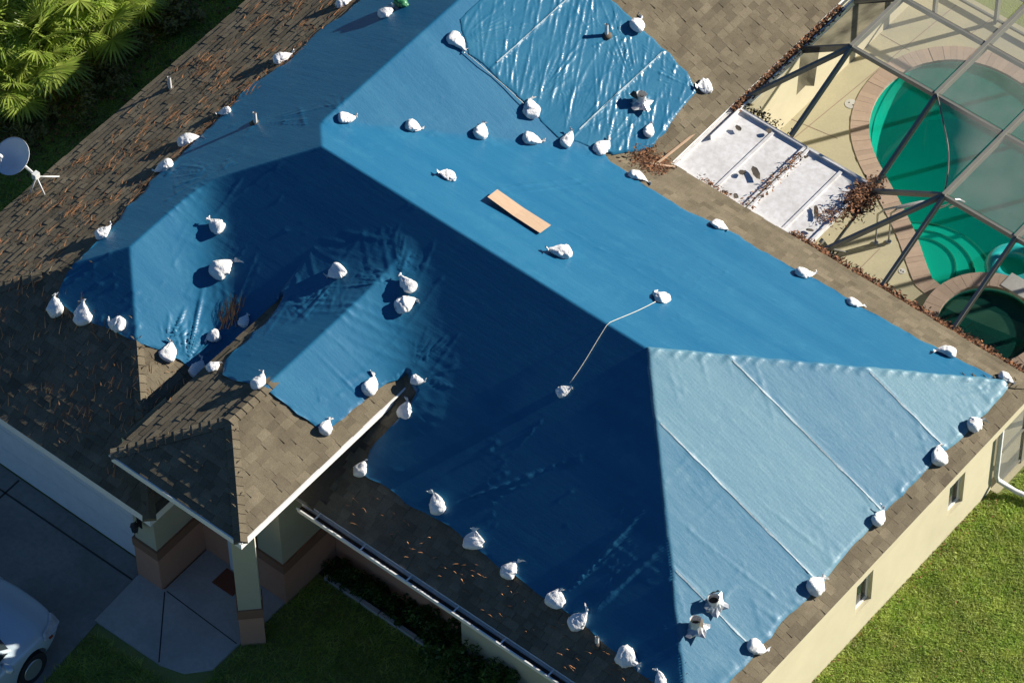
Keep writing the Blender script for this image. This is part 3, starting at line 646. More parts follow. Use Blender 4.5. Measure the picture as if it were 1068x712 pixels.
    z = z+.012*np.exp(-(((y-1.45)-.0*x)/.018)**2)*(x > -9.0)*(x < -7.5)
    # pinched cloth along the garage and porch ridges
    for xr, ya, yb in ((XG, 1.4, 3.0), (XP, .6, 2.6)):
        z = z+.011*np.exp(-((x-xr)/.10)**2)*np.clip(np.sin(y*2*math.pi/.17+7*vnoise(y*2.5, x*0)), 0, 1)*vnoise(y*5+3, x*0)*((y > ya) & (y < yb))
    return z
def wr_B(x, y):
    z = .012*(fbm(x*1.2+9, y*1.2, 3)-.5)+.005*(fbm(x*5, y*5, 3)-.5)+sheet_folds(x, y, .70, .54, .0040, 2.0)+slack(x, y, R(8), 7, .008, 71.0)+slack(x, y, R(-35), 7, .007, 83.0)+slack(x, y, R(70), 6, .006, 95.0)
    for ys in (2.02, 3.62, 5.3, 6.9): z = z+.008*np.exp(-((y-ys-.015*np.sin(x*3))/.03)**2)
    z = z+.0008*np.sin(x*2*math.pi/.142+2*vnoise(x*2, y*2))*fbm(x*2, y*2, 2)
    hd = np.abs((y-4.394)/4.606*4.271+x+4.271+ -2*0)          # distance measure from the rear hip
    t = (x+4.271)/4.271; yh = 4.394+t*4.606; dd = np.abs(y-yh)
    z = z+.022*np.exp(-(dd/.16)**2)*np.clip(np.sin(x*2*math.pi/.19+4*vnoise(x*3, y*0+2)), 0, 1)*(x > -4.2)
    z = z+fan(x, y, (-1.15, 2.05), -.2, 1, .6, 1.0, 6, .030, seed=31)+fan(x, y, (-1.1, 1.6), -.1, 1, .6, .6, 5, .022, seed=32)+fan(x, y, (-.35, 8.45), -.9, -.8, .6, 1.3, 7, .045, seed=33)
    for k, (bx, by) in enumerate(((-.35, 7.55), (-.36, 6.7), (-.36, 5.15), (-.36, 3.55), (-.36, 2.06))): z = z+fan(x, y, (bx, by), -1, 0, 1.1, .7, 7, .022, seed=34+k)
    e = np.clip((x+.62)/.25, 0, 1); z = z+e*.022*(vnoise(y*9, x*3)-.3)
    return z
def wr_C(x, y):
    u = fbm(x*.9, y*.9, 3); z = .03*(u-.5)+.010*(fbm(x*5, y*5, 3)-.5)
    # long parallel folds from the upper edge towards the vent and the lower bags
    for k, (ang, f, am) in enumerate(((R(118), 10.0, .010), (R(104), 7.0, .009), (R(132), 13.0, .006))):
        p = x*math.sin(ang)-y*math.cos(ang); l_ = x*math.cos(ang)+y*math.sin(ang); q = p*f+.25*vnoise(l_*.8+k*9, p*1.5); cell = np.floor(q); t = q-cell
        pr = np.clip(1-np.abs(t-.5)*2.6, 0, 1); z = z+am*pr*pr*(3-2*pr)*np.clip(vnoise(cell*3.1+k, l_*.33+cell*1.7)*2.6-1.1, 0, 1)
    for k, (c, dx, dy, sp_, rm, n_, am) in enumerate((((-8.37, 9.38), -.75, .6, .6, 2.8, 18, .030), ((-9.43, 7.88), -.2, 1, .8, 2.3, 20, .028), ((-8.72, 7.95), -.15, 1, .8, 1.9, 20, .028), ((-8.27, 8.3), 0, 1, .9, 1.3, 16, .026),
        ((-7.95, 9.2), -.8, .3, 1.2, .9, 14, .028), ((-7.93, 10.35), -.9, -.6, .9, 1.6, 16, .030), ((-10.9, 7.8), .45, 1, .8, 2.0, 18, .026), ((-9.26, 10.43), -.2, -1, .8, 1.4, 14, .026), ((-9.6, 10.5), -.4, -1, .5, 2.4, 14, .020))):
        z = z+fan(x, y, c, dx, dy, sp_, rm, n_, am, seed=41+k)
    for xs in (-10.27, -8.70): z = z+.016*np.exp(-((x-xs)/.02)**2)
    return z
def rough_edge(poly, amp=.022, step=.16, seed=0):
    out = []
    for i in range(len(poly)):
        a, b = np.array(poly[i]), np.array(poly[(i+1) % len(poly)]); L = np.linalg.norm(b-a); n_ = max(1, int(L/step)) if L < 2 else 1; t = (b-a)/max(L, 1e-6)
        for k in range(n_):
            p = a+(b-a)*k/n_; j = amp*(2*float(vnoise(p[0]*5+seed, p[1]*5))-1)*(2.0 if k else 1.0); out.append((p[0]-t[1]*j, p[1]+t[0]*j))
    return out
def tarp(name, poly, h, zf, wf, m, off, label, split=False):
    poly = rough_edge(poly)
    xs = [p[0] for p in poly]; ys = [p[1] for p in poly]; nx = int((max(xs)-min(xs))/h)+2; ny = int((max(ys)-min(ys))/h)+2
    gx = min(xs)+np.arange(nx)*h; gy = min(ys)+np.arange(ny)*h; X, Y = np.meshgrid(gx, gy, indexing='ij')
    cx, cy = X[:-1, :-1]+h/2, Y[:-1, :-1]+h/2; ins = inpoly(cx, cy, poly)
    reg = np.zeros_like(ins) if not split else ((cx < PXL) & (cy < 2.2))
    V, F = [], []; base = 0
    for flag in ((False, True) if split else (False,)):
        cell = ins & (reg == flag); used = np.zeros((nx, ny), bool); cnt_ = np.zeros((nx, ny), int)
        for a, b in ((0, 0), (1, 0), (0, 1), (1, 1)): cnt_[a:nx-1+a, b:ny-1+b] += cell
        used = cnt_ > 0; idx = np.full((nx, ny), -1); idx[used] = np.arange(used.sum())
        x, y = X[used].copy(), Y[used].copy(); bd = cnt_[used] < 4
        d, px, py = edge_dist(x, y, poly); near = bd & (d < h*1.3)
        x[near] = px[near]; y[near] = py[near]
        hem = .028*(vnoise(x*6+y*5, y*6-x*3)-.5)
        # hem scallops move the edge a little in plan
        z = zf(x, y, not flag)+wf(x, y)*np.clip(d/.06, .25, 1)+off
        rz = roof_z(x, y, not flag)
        z = np.maximum(z, rz+off*.8+.012)
        z[near] = rz[near]+.030+1.3*np.maximum(hem[near], -.006)
        V.append(np.stack([x, y, z], 1)); i, j = np.nonzero(cell)
        F.append(np.stack([idx[i, j], idx[i+1, j], idx[i+1, j+1], idx[i, j+1]], 1)+base); base += len(x)
    me = np_mesh(name, np.concatenate(V), np.concatenate(F)); o = link(name, me, m, smooth=True); tag(o, label, 'tarp'); return o
def zA(x, y, porch): return tarp_z(x, y, porch)
def zB(x, y, porch): return HE-mR*x
def zC(x, y, porch): return smax(pW(x, y), pB(x, y), .12)
tarp('tarp', TA, .025, zA, wr_A, 'tarp', .03, 'large blue tarp draped over the main ridge, garage end and porch roof', split=True)
def zBfull(x, y, porch): return mn(pR(x, y), pF(x, y)+.0, pB(x, y))
tarp('tarp', TB, .03, zBfull, wr_B, 'tarp_strip', .05, 'silvery blue striped tarp on triangular hip end above cream side wall')
tarp('tarp', TC, .016, lambda x, y, p: np.minimum(zC(x, y, p), pL(x, y)+.02), wr_C, 'tarp_new', .045, 'crumpled glossy blue tarp on rear wing roof beside the pool')
M['tape'] = mat('pale_hem_tape', (0.33, 0.40, 0.43), .55, (30, .8, (0.12, 0.25, 0.34)), (60, .5, .006))
def hem(parent, pts, zf, w=.012):
    """a stitched hem: narrow pale tape lying on the sheet"""
    pts = np.array(pts); n_ = max(2, int(np.linalg.norm(pts[-1]-pts[0])/.06)); V, F = [], []
    d = (pts[-1]-pts[0])/np.linalg.norm(pts[-1]-pts[0]); nn = np.array([-d[1], d[0]])
    for i in range(n_+1):
        p = pts[0]+(pts[-1]-pts[0])*i/n_; p = p+nn*.012*(vnoise(i*.21, 3.0)-.5); ww = w*(.55+.9*float(vnoise(i*.8, 7.0)))
        for sg in (-1, 1): q_ = p+nn*ww*sg; V.append((q_[0], q_[1], float(zf(np.array([q_[0]]), np.array([q_[1]]))[0])+.006))
        if i: k = 2*i; F.append((k-2, k-1, k+1, k))
    link('hem_tape', np_mesh('hem_tape', V, F), 'tape', parent, True)
TARPS = [o for o in COL.objects if o.name.split('.')[0] == 'tarp']
zt = [lambda x, y: tarp_z(x, y, True)+wr_A(x, y)+.03, lambda x, y: zBfull(x, y, True)+wr_B(x, y)+.05, lambda x, y: np.minimum(zC(x, y, True), pL(x, y)+.02)+wr_C(x, y)+.045]
for ys in (2.02, 3.62, 5.3, 6.9):
    xh = -4.271+abs(ys-4.394)/(4.394 if ys < 4.394 else 4.606)*4.271
    hem(TARPS[1], [(xh+.10, ys), (-.42, ys)], zt[1], .015)
for xs, ya, yb in ((-10.27, 8.0, 10.3), (-8.70, 8.2, 10.4)): hem(TARPS[2], [(xs, ya), (xs, yb)], zt[2], .011)
def surf(x, y):
    X = np.array([x]); Y = np.array([y])
    if inpoly(X, Y, TC)[0]: return float(zC(X, Y, True)[0]+wr_C(X, Y)[0]*.5+.06)
    if inpoly(X, Y, TB)[0]: return float(zBfull(X, Y, True)[0]+.06)
    if inpoly(X, Y, TA)[0]: return float(tarp_z(X, Y, x > PXL)[0]+.035)
    return float(roof_z(X, Y, x > PXL)[0]+.015)
def normal(x, y):
    e = .08; return Vector((-(surf(x+e, y)-surf(x-e, y))/(2*e), -(surf(x, y+e)-surf(x, y-e))/(2*e), 1)).normalized()

# ------------------------------------------------------------------ sandbags
def bag_mesh(seed, L=.38, W=.30, Hh=.17):
    rs = np.random.RandomState(seed); nu, nv = 34, 28; V = []
    e1 = rs.uniform(.85, 1.1); skew = rs.uniform(-.22, .22); lift = rs.uniform(0, .10)*(rs.rand() < .6); ear = rs.uniform(.0, .35); nf = rs.randint(4, 8); ph = rs.uniform(0, 6)
    for i in range(nu+1):
        s_ = -1+2*i/nu
        if s_ < -.1: w = (1-abs((s_+.1)/.9)**4.5)**.42
        else: w = 1-((s_+.1)/1.1)**1.5*.90
        w = max(w, .07 if s_ > 0 else .03)
        for j in range(nv):
            a = 2*math.pi*j/nv; ca, sa = math.cos(a), math.sin(a)
            sx = np.sign(ca)*abs(ca)**.80; sz = np.sign(sa)*abs(sa)**.95
            # lumps of the filling and creases that gather towards the mouth
            lump = 1+.34*(float(vnoise(s_*2.1+seed*5, a*1.3+seed))-.5)+.16*(float(vnoise(s_*6+seed, a*3.1+seed*2))-.5)
            cr = abs(math.sin(a*nf*.5+ph+s_*1.2)); cr = 1-.20*(1-cr)**3*(max(0, s_+.55))-.07*(1-cr)**3
            y = sx*W/2*w*e1*lump*cr; z = sz*Hh/2*w**.75*lump*cr*(1-.15*s_)
            x = s_*L/2
            if s_ < -.55: x -= ear*.09*abs(sx)**3*(-s_-.55)*2; z *= 1-.35*abs(sx)**2*(-s_-.55)*1.6
            z += Hh*.42*w**.7
            if z < .0: z = -.008
            z += lift*max(0, s_)**2
            V.append((x, y+skew*W*max(0, s_)**2, z))
    F = []
    for i in range(nu):
        for j in range(nv): F.append((i*nv+j, i*nv+(j+1) % nv, (i+1)*nv+(j+1) % nv, (i+1)*nv+j))
    F.append(tuple(range(nv))[::-1]); F.append(tuple(nu*nv+j for j in range(nv)))
    me = bpy.data.meshes.new('sack'); me.from_pydata(V, [], F); me.polygons.foreach_set('use_smooth', [True]*len(me.polygons)); me.materials.append(M['bag'])
    N = []; nn = 18; FN = []; x0 = L/2-.02; zc = .02+lift; fl = rs.uniform(.015, .055); ln = rs.uniform(.02, .075); bend = rs.uniform(-.03, .03)
    for k, (dx, r) in enumerate(((0, .022), (.012, .015), (.012+ln*.5, .015+fl*.5), (.012+ln, .015+fl))):
        for j in range(nn):
            a = 2*math.pi*j/nn; rr = r*(1+.45*math.sin(a*3+seed)*(k > 0)+.2*math.sin(a*7+seed)*(k > 1)); N.append((x0+dx+rs.uniform(-.014, .014)*(k > 1), rr*math.cos(a)+skew*W+bend*k, zc+rr*.40*math.sin(a)+.006*k))
    for k in range(3):
        for j in range(nn): FN.append((k*nn+j, k*nn+(j+1) % nn, (k+1)*nn+(j+1) % nn, (k+1)*nn+j))
    m2 = bpy.data.meshes.new('tied_mouth'); m2.from_pydata(N, [], FN); m2.polygons.foreach_set('use_smooth', [True]*len(m2.polygons)); m2.materials.append(M['bag'])
    return me, m2
BAGS = [bag_mesh(s, L=.33+.03*(s % 3), W=.27+.022*(s % 4), Hh=.16+.018*(s % 3)) for s in range(1, 14)]
bi = 0
def sandbag(x, y, ang, label, group=None, sc_=1.0):
    global bi
    me, m2 = BAGS[(bi*5) % 13]; bi += 1
    o = bpy.data.objects.new('sandbag', None); COL.objects.link(o); o.empty_display_size = .1
    n_ = normal(x, y); q_ = Vector((0, 0, 1)).rotation_difference(n_); 
    o.rotation_mode = 'QUATERNION'; o.rotation_quaternion = q_ @ Euler((0, 0, ang)).to_quaternion()
    o.location = (x, y, surf(x, y)-.006); s_ = sc_*random.uniform(.68, .97); o.scale = (s_*random.uniform(.9, 1.12), s_*random.uniform(.85, 1.15), s_*random.uniform(.62, .92))
    link('sack', me, None, o); link('tied_mouth', m2, None, o)
    tag(o, label, 'sandbag', group); return o
# picture-plane compass for the necks: right (0), up (90) ... as seen from above
CAMR = math.atan2(.635, .772)
def A(deg): return CAMR+R(deg)
def row(pts, label, group):
    for p in pts: sandbag(p[0], p[1], A(p[2]), label, group)
row([(-13.36,6.17,10),(-13.29,4.65,200),(-13.38,3.87,20),(-13.27,3.14,195),(-12.95,1.41,20)], 'white sandbag on the upper tarp edge beside bare needle-strewn shingles', 'sandbags along the needle-strewn side')
sandbag(-13.40, 7.78, A(30), 'white sandbag at tarp edge nearest the rear end of the needle-strewn slope')
sandbag(-12.38, 7.73, A(40), 'white sandbag on dark tarp beside a small green bag')
row([(-12.74,-.01,110),(-12.25,.12,100),(-11.65,.26,150)], 'white sandbag on the shaded tarp edge above the garage door', 'sandbags above the garage')
sandbag(-10.76, .48, A(70), 'round white sandbag below bright radiating creases on garage tarp')
sandbag(-10.47, 1.18, A(200), 'white sandbag beside red-brown needles in the valley by the porch roof')
sandbag(-10.20, 1.66, A(60), 'white sandbag half hidden behind the porch roof edge')
sandbag(-10.29, .62, A(60), 'white sandbag low in the shaded valley beside porch eave')
sandbag(-11.59, 2.57, A(140), 'white sandbag with flared mouth high on the garage tarp, nearest its ridge')
sandbag(-11.07, 2.11, A(55), 'white sandbag standing mid-way down the garage tarp')
sandbag(-9.80, .52, A(30), 'white sandbag at tarp corner on the porch roof beside the garage valley')
sandbag(-8.75, .46, A(55), 'white sandbag on the porch ridge at the tarp edge')
sandbag(-7.63, .66, A(80), 'white sandbag at the lower corner of the porch tarp')
sandbag(-7.60, 1.70, A(60), 'white sandbag on the porch tarp near the white eave edge')
sandbag(-9.34, 2.92, A(215), 'lone white sandbag on dark tarp in the valley above porch ridge')
sandbag(-8.23, 3.33, A(140), 'upper white sandbag of the touching pair at end of porch ridge')
sandbag(-8.04, 3.08, A(20), 'lower white sandbag of the touching pair at end of porch ridge')
sandbag(-7.13, 2.26, A(340), 'white sandbag on dark tarp touching upper end of the porch eave')
sandbag(-7.03, 1.86, A(60), 'white sandbag just below the upper end of the porch eave')
sandbag(-5.02, 3.27, A(20), 'white sandbag at the lower end of the rope on the shaded tarp')
row([(-5.68,.99,95),(-4.84,.84,80),(-4.07,.78,65),(-3.18,.80,60),(-2.66,.71,20),(-1.68,.66,330),(-1.06,.66,90)], 'white sandbag on the tarp edge above the long front gutter', 'sandbags above the front gutter')
sandbag(-7.09, .82, A(75), 'white sandbag with upright mouth at tarp corner beside porch, above front gutter')
sandbag(-6.73, 5.25, A(200), 'white sandbag beside the end of the plywood board on sunlit tarp')
sandbag(-5.04, 5.66, A(120), 'white sandbag at the upper end of the rope on sunlit tarp')
sandbag(-11.16, 5.29, A(10), 'white sandbag with long tied mouth at the left end of main ridge')
row([(-10.41,6.04,350),(-9.69,6.87,80),(-9.08,7.43,350)], 'white sandbag in the sunlit valley on the smooth tarp beside the crumpled tarp', 'sandbags along the sunlit valley')
sandbag(-9.19, 5.44, A(190), 'white sandbag on smooth sunlit tarp between plywood board and valley')
row([(-7.44,8.14,0),(-5.75,8.13,330),(-4.08,8.20,0),(-3.11,8.25,10),(-1.43,8.37,170)], 'white sandbag on the straight tarp edge beside the pool eave', 'sandbags along the pool eave')
sandbag(-.43, 8.62, A(350), 'white sandbag at the roof corner where two tarps meet beside the pool')
sandbag(-10.92, 7.76, A(330), 'white sandbag at the upper corner of the crumpled tarp')
sandbag(-9.43, 7.84, A(90), 'white sandbag on the cord along the crumpled tarp lower edge')
row([(-8.72,7.91,60),(-8.27,8.27,45)], 'white sandbag at foot of radiating creases, lowest edge of crumpled tarp', 'sandbags at the foot of the crumpled tarp')
sandbag(-7.98, 9.12, A(80), 'white sandbag beside the roof vent on crumpled tarp')
sandbag(-9.26, 10.43, A(50), 'white sandbag on far upper edge of crumpled tarp beside a pipe')
sandbag(-7.91, 10.50, A(200), 'white sandbag at outer corner of crumpled tarp near the leaf-filled gutter')
row([(-.30,7.58,60),(-.36,6.71,90),(-.36,5.15,50),(-.36,3.55,60),(-.35,2.06,340)], 'white sandbag on the silvery tarp edge above the cream side wall', 'sandbags above the side wall')

# green bag, board, rope, vents, pipes, dish
g = empty('trash_bag', (-12.28, 7.98, surf(-12.28, 7.98))); tag(g, 'small green plastic bag behind a sandbag on dark tarp', 'bag')
me, m2 = bag_mesh(22, .30, .22, .14); me.materials.clear(); me.materials.append(M['green']); m2.materials.clear(); m2.materials.append(M['green'])
link('sack', me, None, g); link('tied_mouth', m2, None, g)
pts = [(-8.36,5.46),(-8.40,5.75),(-7.29,5.73),(-7.26,5.42)]; pb = MB(); nseg = 8; top, bot = [], []
for i in range(nseg+1):
    t = i/nseg; a = Vector(pts[0]).lerp(Vector(pts[3]), t); b = Vector(pts[1]).lerp(Vector(pts[2]), t); lift = .045+.05*(1-t)+.05*abs(t-.5)
    for p, e in ((a, .0), (b, .02)): z = surf(p.x, p.y)+lift+e-.02; top.append((p.x, p.y, z)); bot.append((p.x, p.y, z-.014))
k = len(top); pb.add(top+bot, [(2*i, 2*i+2, 2*i+3, 2*i+1) for i in range(nseg)]+[(k+2*i, k+2*i+1, k+2*i+3, k+2*i+2) for i in range(nseg)]+[(2*i, k+2*i, k+2*i+2, 2*i+2) for i in range(nseg)]+[(2*i+1, 2*i+3, k+2*i+3, k+2*i+1) for i in range(nseg)]+[(0, 1, k+1, k), (2*nseg, k+2*nseg, k+2*nseg+1, 2*nseg+1)])
tag(pb.build('plywood_board', 'wood'), 'bare warped plywood board lying on the sunlit blue tarp', 'board')
rp = []
for t in np.linspace(0, 1, 26):
    if t < .5: x, y = -5.0-.05*t*2, 5.50-(5.50-4.394)*t*2
    else: x, y = -5.05+.03*(t-.5)*2, 4.394-(4.394-3.40)*(t-.5)*2
    rp.append((x+.012*math.sin(t*9), y, surf(x, y)+.02))
tag(MB().tube(rp, .0058, 6).build('rope', 'rope', smooth=True), 'thin pale rope over the main ridge joining two sandbags', 'rope')
rp = [(x, y, surf(x, y)+.03+.01*math.sin(i*2.1)) for i, (x, y) in enumerate([(-10.80,7.70),(-10.4,7.74),(-10.17,7.77),(-9.9,7.79),(-9.68,7.79),(-9.5,7.80)])]
tag(MB().tube(rp, .0065, 6).build('rope', 'rope', smooth=True), 'pale cord along the crumpled tarp edge between two sandbags', 'rope')
def vent(x, y, label, group=None):
    o = empty('roof_vent', (x, y, surf(x, y)-.01)); tag(o, label, 'vent', group); h = .20; o.rotation_euler = (random.uniform(-.15, .15), .12, random.uniform(0, 6))
    v_ = MB(); v_.tube([(0, 0, -.1), (0, 0, h), (0, 0, h+.012)], [.085, .085, .092], 20, cap=False); v_.tube([(0, 0, h+.012), (0, 0, .10)], [.084, .080], 20, cap=False); v_.build('vent_pipe', 'pipe', o, smooth=True)
    MB().tube([(0, 0, .09), (0, 0, .10)], .081, 20).build('vent_throat', 'black', o)
    n_ = 18; V = []; F = []
    for k, (r, z) in enumerate(((.20, .0), (.15, .03), (.10, .07), (.088, .11))):
        for j in range(n_): a_ = 2*math.pi*j/n_; rr = r*(1+.22*math.sin(a_*5+k)*(3-k)/3+random.uniform(-.06, .06)); V.append((rr*math.cos(a_), rr*math.sin(a_), z+random.uniform(0, .02)))
    for k in range(3):
        for j in range(n_): F.append((k*n_+j, k*n_+(j+1) % n_, (k+1)*n_+(j+1) % n_, (k+1)*n_+j))
    m_ = MB(); m_.add(V, F); m_.build('tape_collar', 'alu', o)
    c_ = MB(); c_.add([(-.13, -.02, .14), (-.06, -.10, .17), (-.09, -.02, .26), (-.13, .08, .21), (-.19, .04, .15)], [(0, 1, 2), (0, 2, 3), (0, 3, 4)]); c_.build('torn_flap', 'felt', o)
vent(-1.17, 2.07, 'capped metal roof vent through the silvery tarp, one of a close pair', 'pair of vents on the silvery tarp'); vent(-1.12, 1.57, 'capped metal roof vent through the silvery tarp, one of a close pair', 'pair of vents on the silvery tarp')
vent(-8.37, 9.38, 'capped metal roof vent at the centre of creases in crumpled tarp')
for x, y, h, lb in ((-14.83, 4.93, .30, 'pale vent pipe on bare needle-strewn shingles casting a long shadow'), (-12.52, 4.57, .27, 'pale vent pipe poking through the dark tarp near the ridge end'), (-9.47, 9.87, .27, 'pale vent pipe poking through the crumpled tarp'), (-2.24, .60, .18, 'short pale vent pipe at the tarp edge above front gutter')):
    o = empty('vent_pipe', (x, y, surf(x, y)-.02)); tag(o, lb, 'pipe')
    t = MB(); t.tube([(0, 0, 0), (0, 0, h)], .032, 12, cap=False); t.tube([(0, 0, h), (0, 0, .05)], .024, 12, cap=False); t.build('pipe', 'pipe', o, smooth=True)
    MB().tube([(0, 0, 0), (0, 0, .035), (0, 0, .05)], [.10, .06, .035], 12).build('flashing', 'felt', o, smooth=True)
# satellite dish on a tripod at the eave
ds = empty('satellite_dish', (-15.1, 2.0, HE)); tag(ds, 'white satellite dish on a tripod at the shingle eave', 'satellite dish')
dn = Vector((.10, -.50, .80)).normalized(); dc = Vector((-.42, -.02, .62)); qd = Vector((0, 0, 1)).rotation_difference(dn)
V = []; F = []; rr_, aa = 9, 40; Rd = .30
for side in (0, 1):
    for i in range(rr_+1):
        for j in range(aa):
            r = Rd*i/rr_; a = 2*math.pi*j/aa; p = Vector((r*math.cos(a), r*math.sin(a)*1.08, .62*r*r/Rd-.014*side)); V.append(tuple(dc+qd@p))
o_ = (rr_+1)*aa
for i in range(rr_):
    for j in range(aa):
        q4 = (i*aa+j, i*aa+(j+1) % aa, (i+1)*aa+(j+1) % aa, (i+1)*aa+j); F.append(q4); F.append(tuple(o_+k for k in q4[::-1]))
for j in range(aa): F.append((rr_*aa+j, rr_*aa+(j+1) % aa, o_+rr_*aa+(j+1) % aa, o_+rr_*aa+j))
me = bpy.data.meshes.new('reflector'); me.from_pydata(V, [], F); link('reflector', me, 'dish', ds, True)
back = dc-dn*.06
t = MB(); t.box((-.06, -.05, .40), (.03, .06, .52)); t.build('mount', 'pipe', ds, bevel=.01)
MB().tube([(0, 0, .46), back], .025, 8).build('arm', 'pipe', ds)
lnb = dc+dn*.30+qd@Vector((-.12, -.10, 0)); MB().tube([dc+qd@Vector((-.05, -.30, .02)), lnb], .013, 8).build('feed_arm', 'pipe', ds)
MB().tube([lnb-dn*.07, lnb+dn*.03], [.03, .038], 10).build('receiver', 'dish', ds, smooth=True)
for fx, fy in ((-15.17, 1.85), (-14.88, 1.93), (-15.0, 2.40)):
    MB().tube([(0, 0, .45), (fx+15.1, fy-2.0, float(roof_z(fx, fy))-HE+.01)], .014, 8).build('leg', 'pipe', ds, smooth=True)

# ------------------------------------------------------------------ litter: pine needles and dry leaves
def strands(name, spots, m, label, wid=.0085):
    V, F, T = [], [], []
    for (x, y, ang, ln) in spots:
        c = random.uniform(-.3, .3); p = np.array([x, y]); a = ang; k = len(V); tn = random.random(); w = wid*random.uniform(.6, 1.3)
        for i in range(4):
            n_ = np.array([-math.sin(a), math.cos(a)])*w*(1-.25*i)
            z = surf_r(p[0], p[1])+.022+.012*math.sin(i*1.05)+random.uniform(0, .008)
            V += [(p[0]+n_[0], p[1]+n_[1], z), (p[0]-n_[0], p[1]-n_[1], z+.004)]
            p = p+np.array([math.cos(a), math.sin(a)])*ln/3; a += c*.5
        for i in range(3): F.append((k+2*i, k+2*i+1, k+2*i+3, k+2*i+2)); T.append(tn)
    o = link(name, np_mesh(name, V, F, T), m); return tag(o, label, 'litter', kind='stuff')
def surf_r(x, y):
    return float(roof_z(x, y, x > PXL)) if not inpoly(np.array([x]), np.array([y]), TA)[0] else float(tarp_z(np.array([x]), np.array([y]), x > PXL)[0])+.03
sp = []
for _ in range(340):
    cx, cy = random.uniform(-15.1, -13.3), random.uniform(-.2, 10.5); big = random.random() < .25
    if not big and cx < -14.7 and random.random() < .6: continue
    for _ in range(random.randint(4, 9) if big else random.randint(1, 3)):
        x, y = cx+random.gauss(0, .07), cy+random.gauss(0, .09)
        if x > -15.25: sp.append((x, y, A(random.gauss(58, 20)), random.uniform(.08, .24)))
for _ in range(160):      # caught along the tarp edge
    y = random.uniform(1.4, 9); x = float(np.interp(y, [1.6, 2.8, 4, 4.8, 5.4, 6.2, 7, 9], [-13.0, -13.23, -13.28, -13.3, -13.41, -13.2, -13.29, -13.2]))-abs(random.gauss(.02, .06))
    sp.append((x, y, A(random.gauss(60, 25)), random.uniform(.08, .25)))
strands('pine_needles', sp, 'needle', 'rust-brown pine needles scattered on the bare side slope')
sp = []
for _ in range(300):
    x, y = random.uniform(-14.9, -9.9), random.uniform(-1.6, .3)
    if y > (x-XL)+YGE-.05: continue
    sp.append((x, y, A(random.gauss(75, 25)), random.uniform(.06, .2)))
for _ in range(60): sp.append((random.gauss(-10.75, .07)+0.28, random.gauss(1.55, .12), A(random.gauss(85, 12)), random.uniform(.12, .3)))
for _ in range(90): sp.append((random.uniform(-7.0, -.9), random.uniform(.08, .6), A(random.gauss(-32, 20)), random.uniform(.05, .14)))
for _ in range(40): sp.append((random.uniform(-11, -9.9), random.uniform(-1, .3), A(random.gauss(75, 25)), random.uniform(.06, .2)))
strands('pine_needles', sp, 'needle', 'brown pine needles caught on the shaded garage and front slopes', .008)
def leaves(name, spots, m, label, size=.05):
    V, F, T = [], [], []
    for (x, y, z) in spots:
        k = len(V); a = random.uniform(0, 6.28); s_ = size*random.uniform(.5, 1.4); w = s_*random.uniform(.18, .5); tl = random.uniform(-.5, .5); t2 = random.uniform(-.4, .4)
        u = np.array([math.cos(a), math.sin(a), tl]); v = np.array([-math.sin(a), math.cos(a), t2]); p = np.array([x, y, z])
        V += [tuple(p-u*s_), tuple(p+v*w), tuple(p+u*s_), tuple(p-v*w)]; F.append((k, k+1, k+2, k+3)); T.append(random.random())
    o = link(name, np_mesh(name, V, F, T), m); return tag(o, label, 'litter', kind='stuff')
sp = [(XIN+random.uniform(.0, .16), random.uniform(10.6, 13.6), 2.66+random.uniform(-.02, .06)) for _ in range(1500)]
leaves('leaf_litter', sp, 'dryleaf', 'rust-brown dead leaves filling the gutter of the rear wing', .035)
sp = []
for _ in range(900):
    x, y = random.gauss(-7.60, .19), random.gauss(8.72, .15)
    if y < 8.3 or x > -7.25: continue
    sp.append((x, y, float(roof_z(x, min(y, 8.99)))+random.uniform(.02, .06)))
leaves('leaf_litter', sp, 'dryleaf', 'heap of rust-brown dead leaves in the roof corner beside white panels', .03)
sp = [(random.uniform(-5.0, -.2), 9.0+random.gauss(.05, .05), 2.66+random.uniform(0, .06)) for _ in range(2200)]
leaves('leaf_litter', sp, 'dryleaf', 'dark dead leaves along the main eave beside the pool', .04)
sp = [(random.gauss(-4.56, .10), random.gauss(10.42, .22), 2.62+random.gauss(0, .09)) for _ in range(1900)]
leaves('leaf_litter', sp, 'dryleaf', 'dark clump of torn leaves hanging at the outer corner of white panels', .035)

# ------------------------------------------------------------------ pool
pool = tag(empty('swimming_pool', (-4, 14, 0)), 'kidney-shaped swimming pool with teal water, curved steps and brick coping', 'pool')
def local(mb, o): mb.v = [(x-o.location.x, y-o.location.y, z-o.location.z) for x, y, z in mb.v]; return mb
def basin(name, lp, depth, m, parent, inset=.25):
    mb = MB(); n_ = len(lp); lo = loop_offset(lp, -inset); c = np.mean(lp, axis=0)
    vs = [(p[0], p[1], -.02) for p in lp]+[(p[0], p[1], -.45) for p in loop_offset(lp, -.03)]+[(p[0], p[1], -depth) for p in lo]
    fs = []
    for k in range(2):
        for i in range(n_): fs.append((k*n_+i, k*n_+(i+1) % n_, (k+1)*n_+(i+1) % n_, (k+1)*n_+i))
    fs.append(tuple(2*n_+i for i in range(n_))); mb.add(vs, fs); local(mb, parent); return mb.build(name, m, parent)
basin('basin', pool_in, 1.3, 'plaster', pool)
o = sheet('water', pool_in, [], -.10, 'water', kind=None); o.parent = pool; o.location = (4, -14, 0)
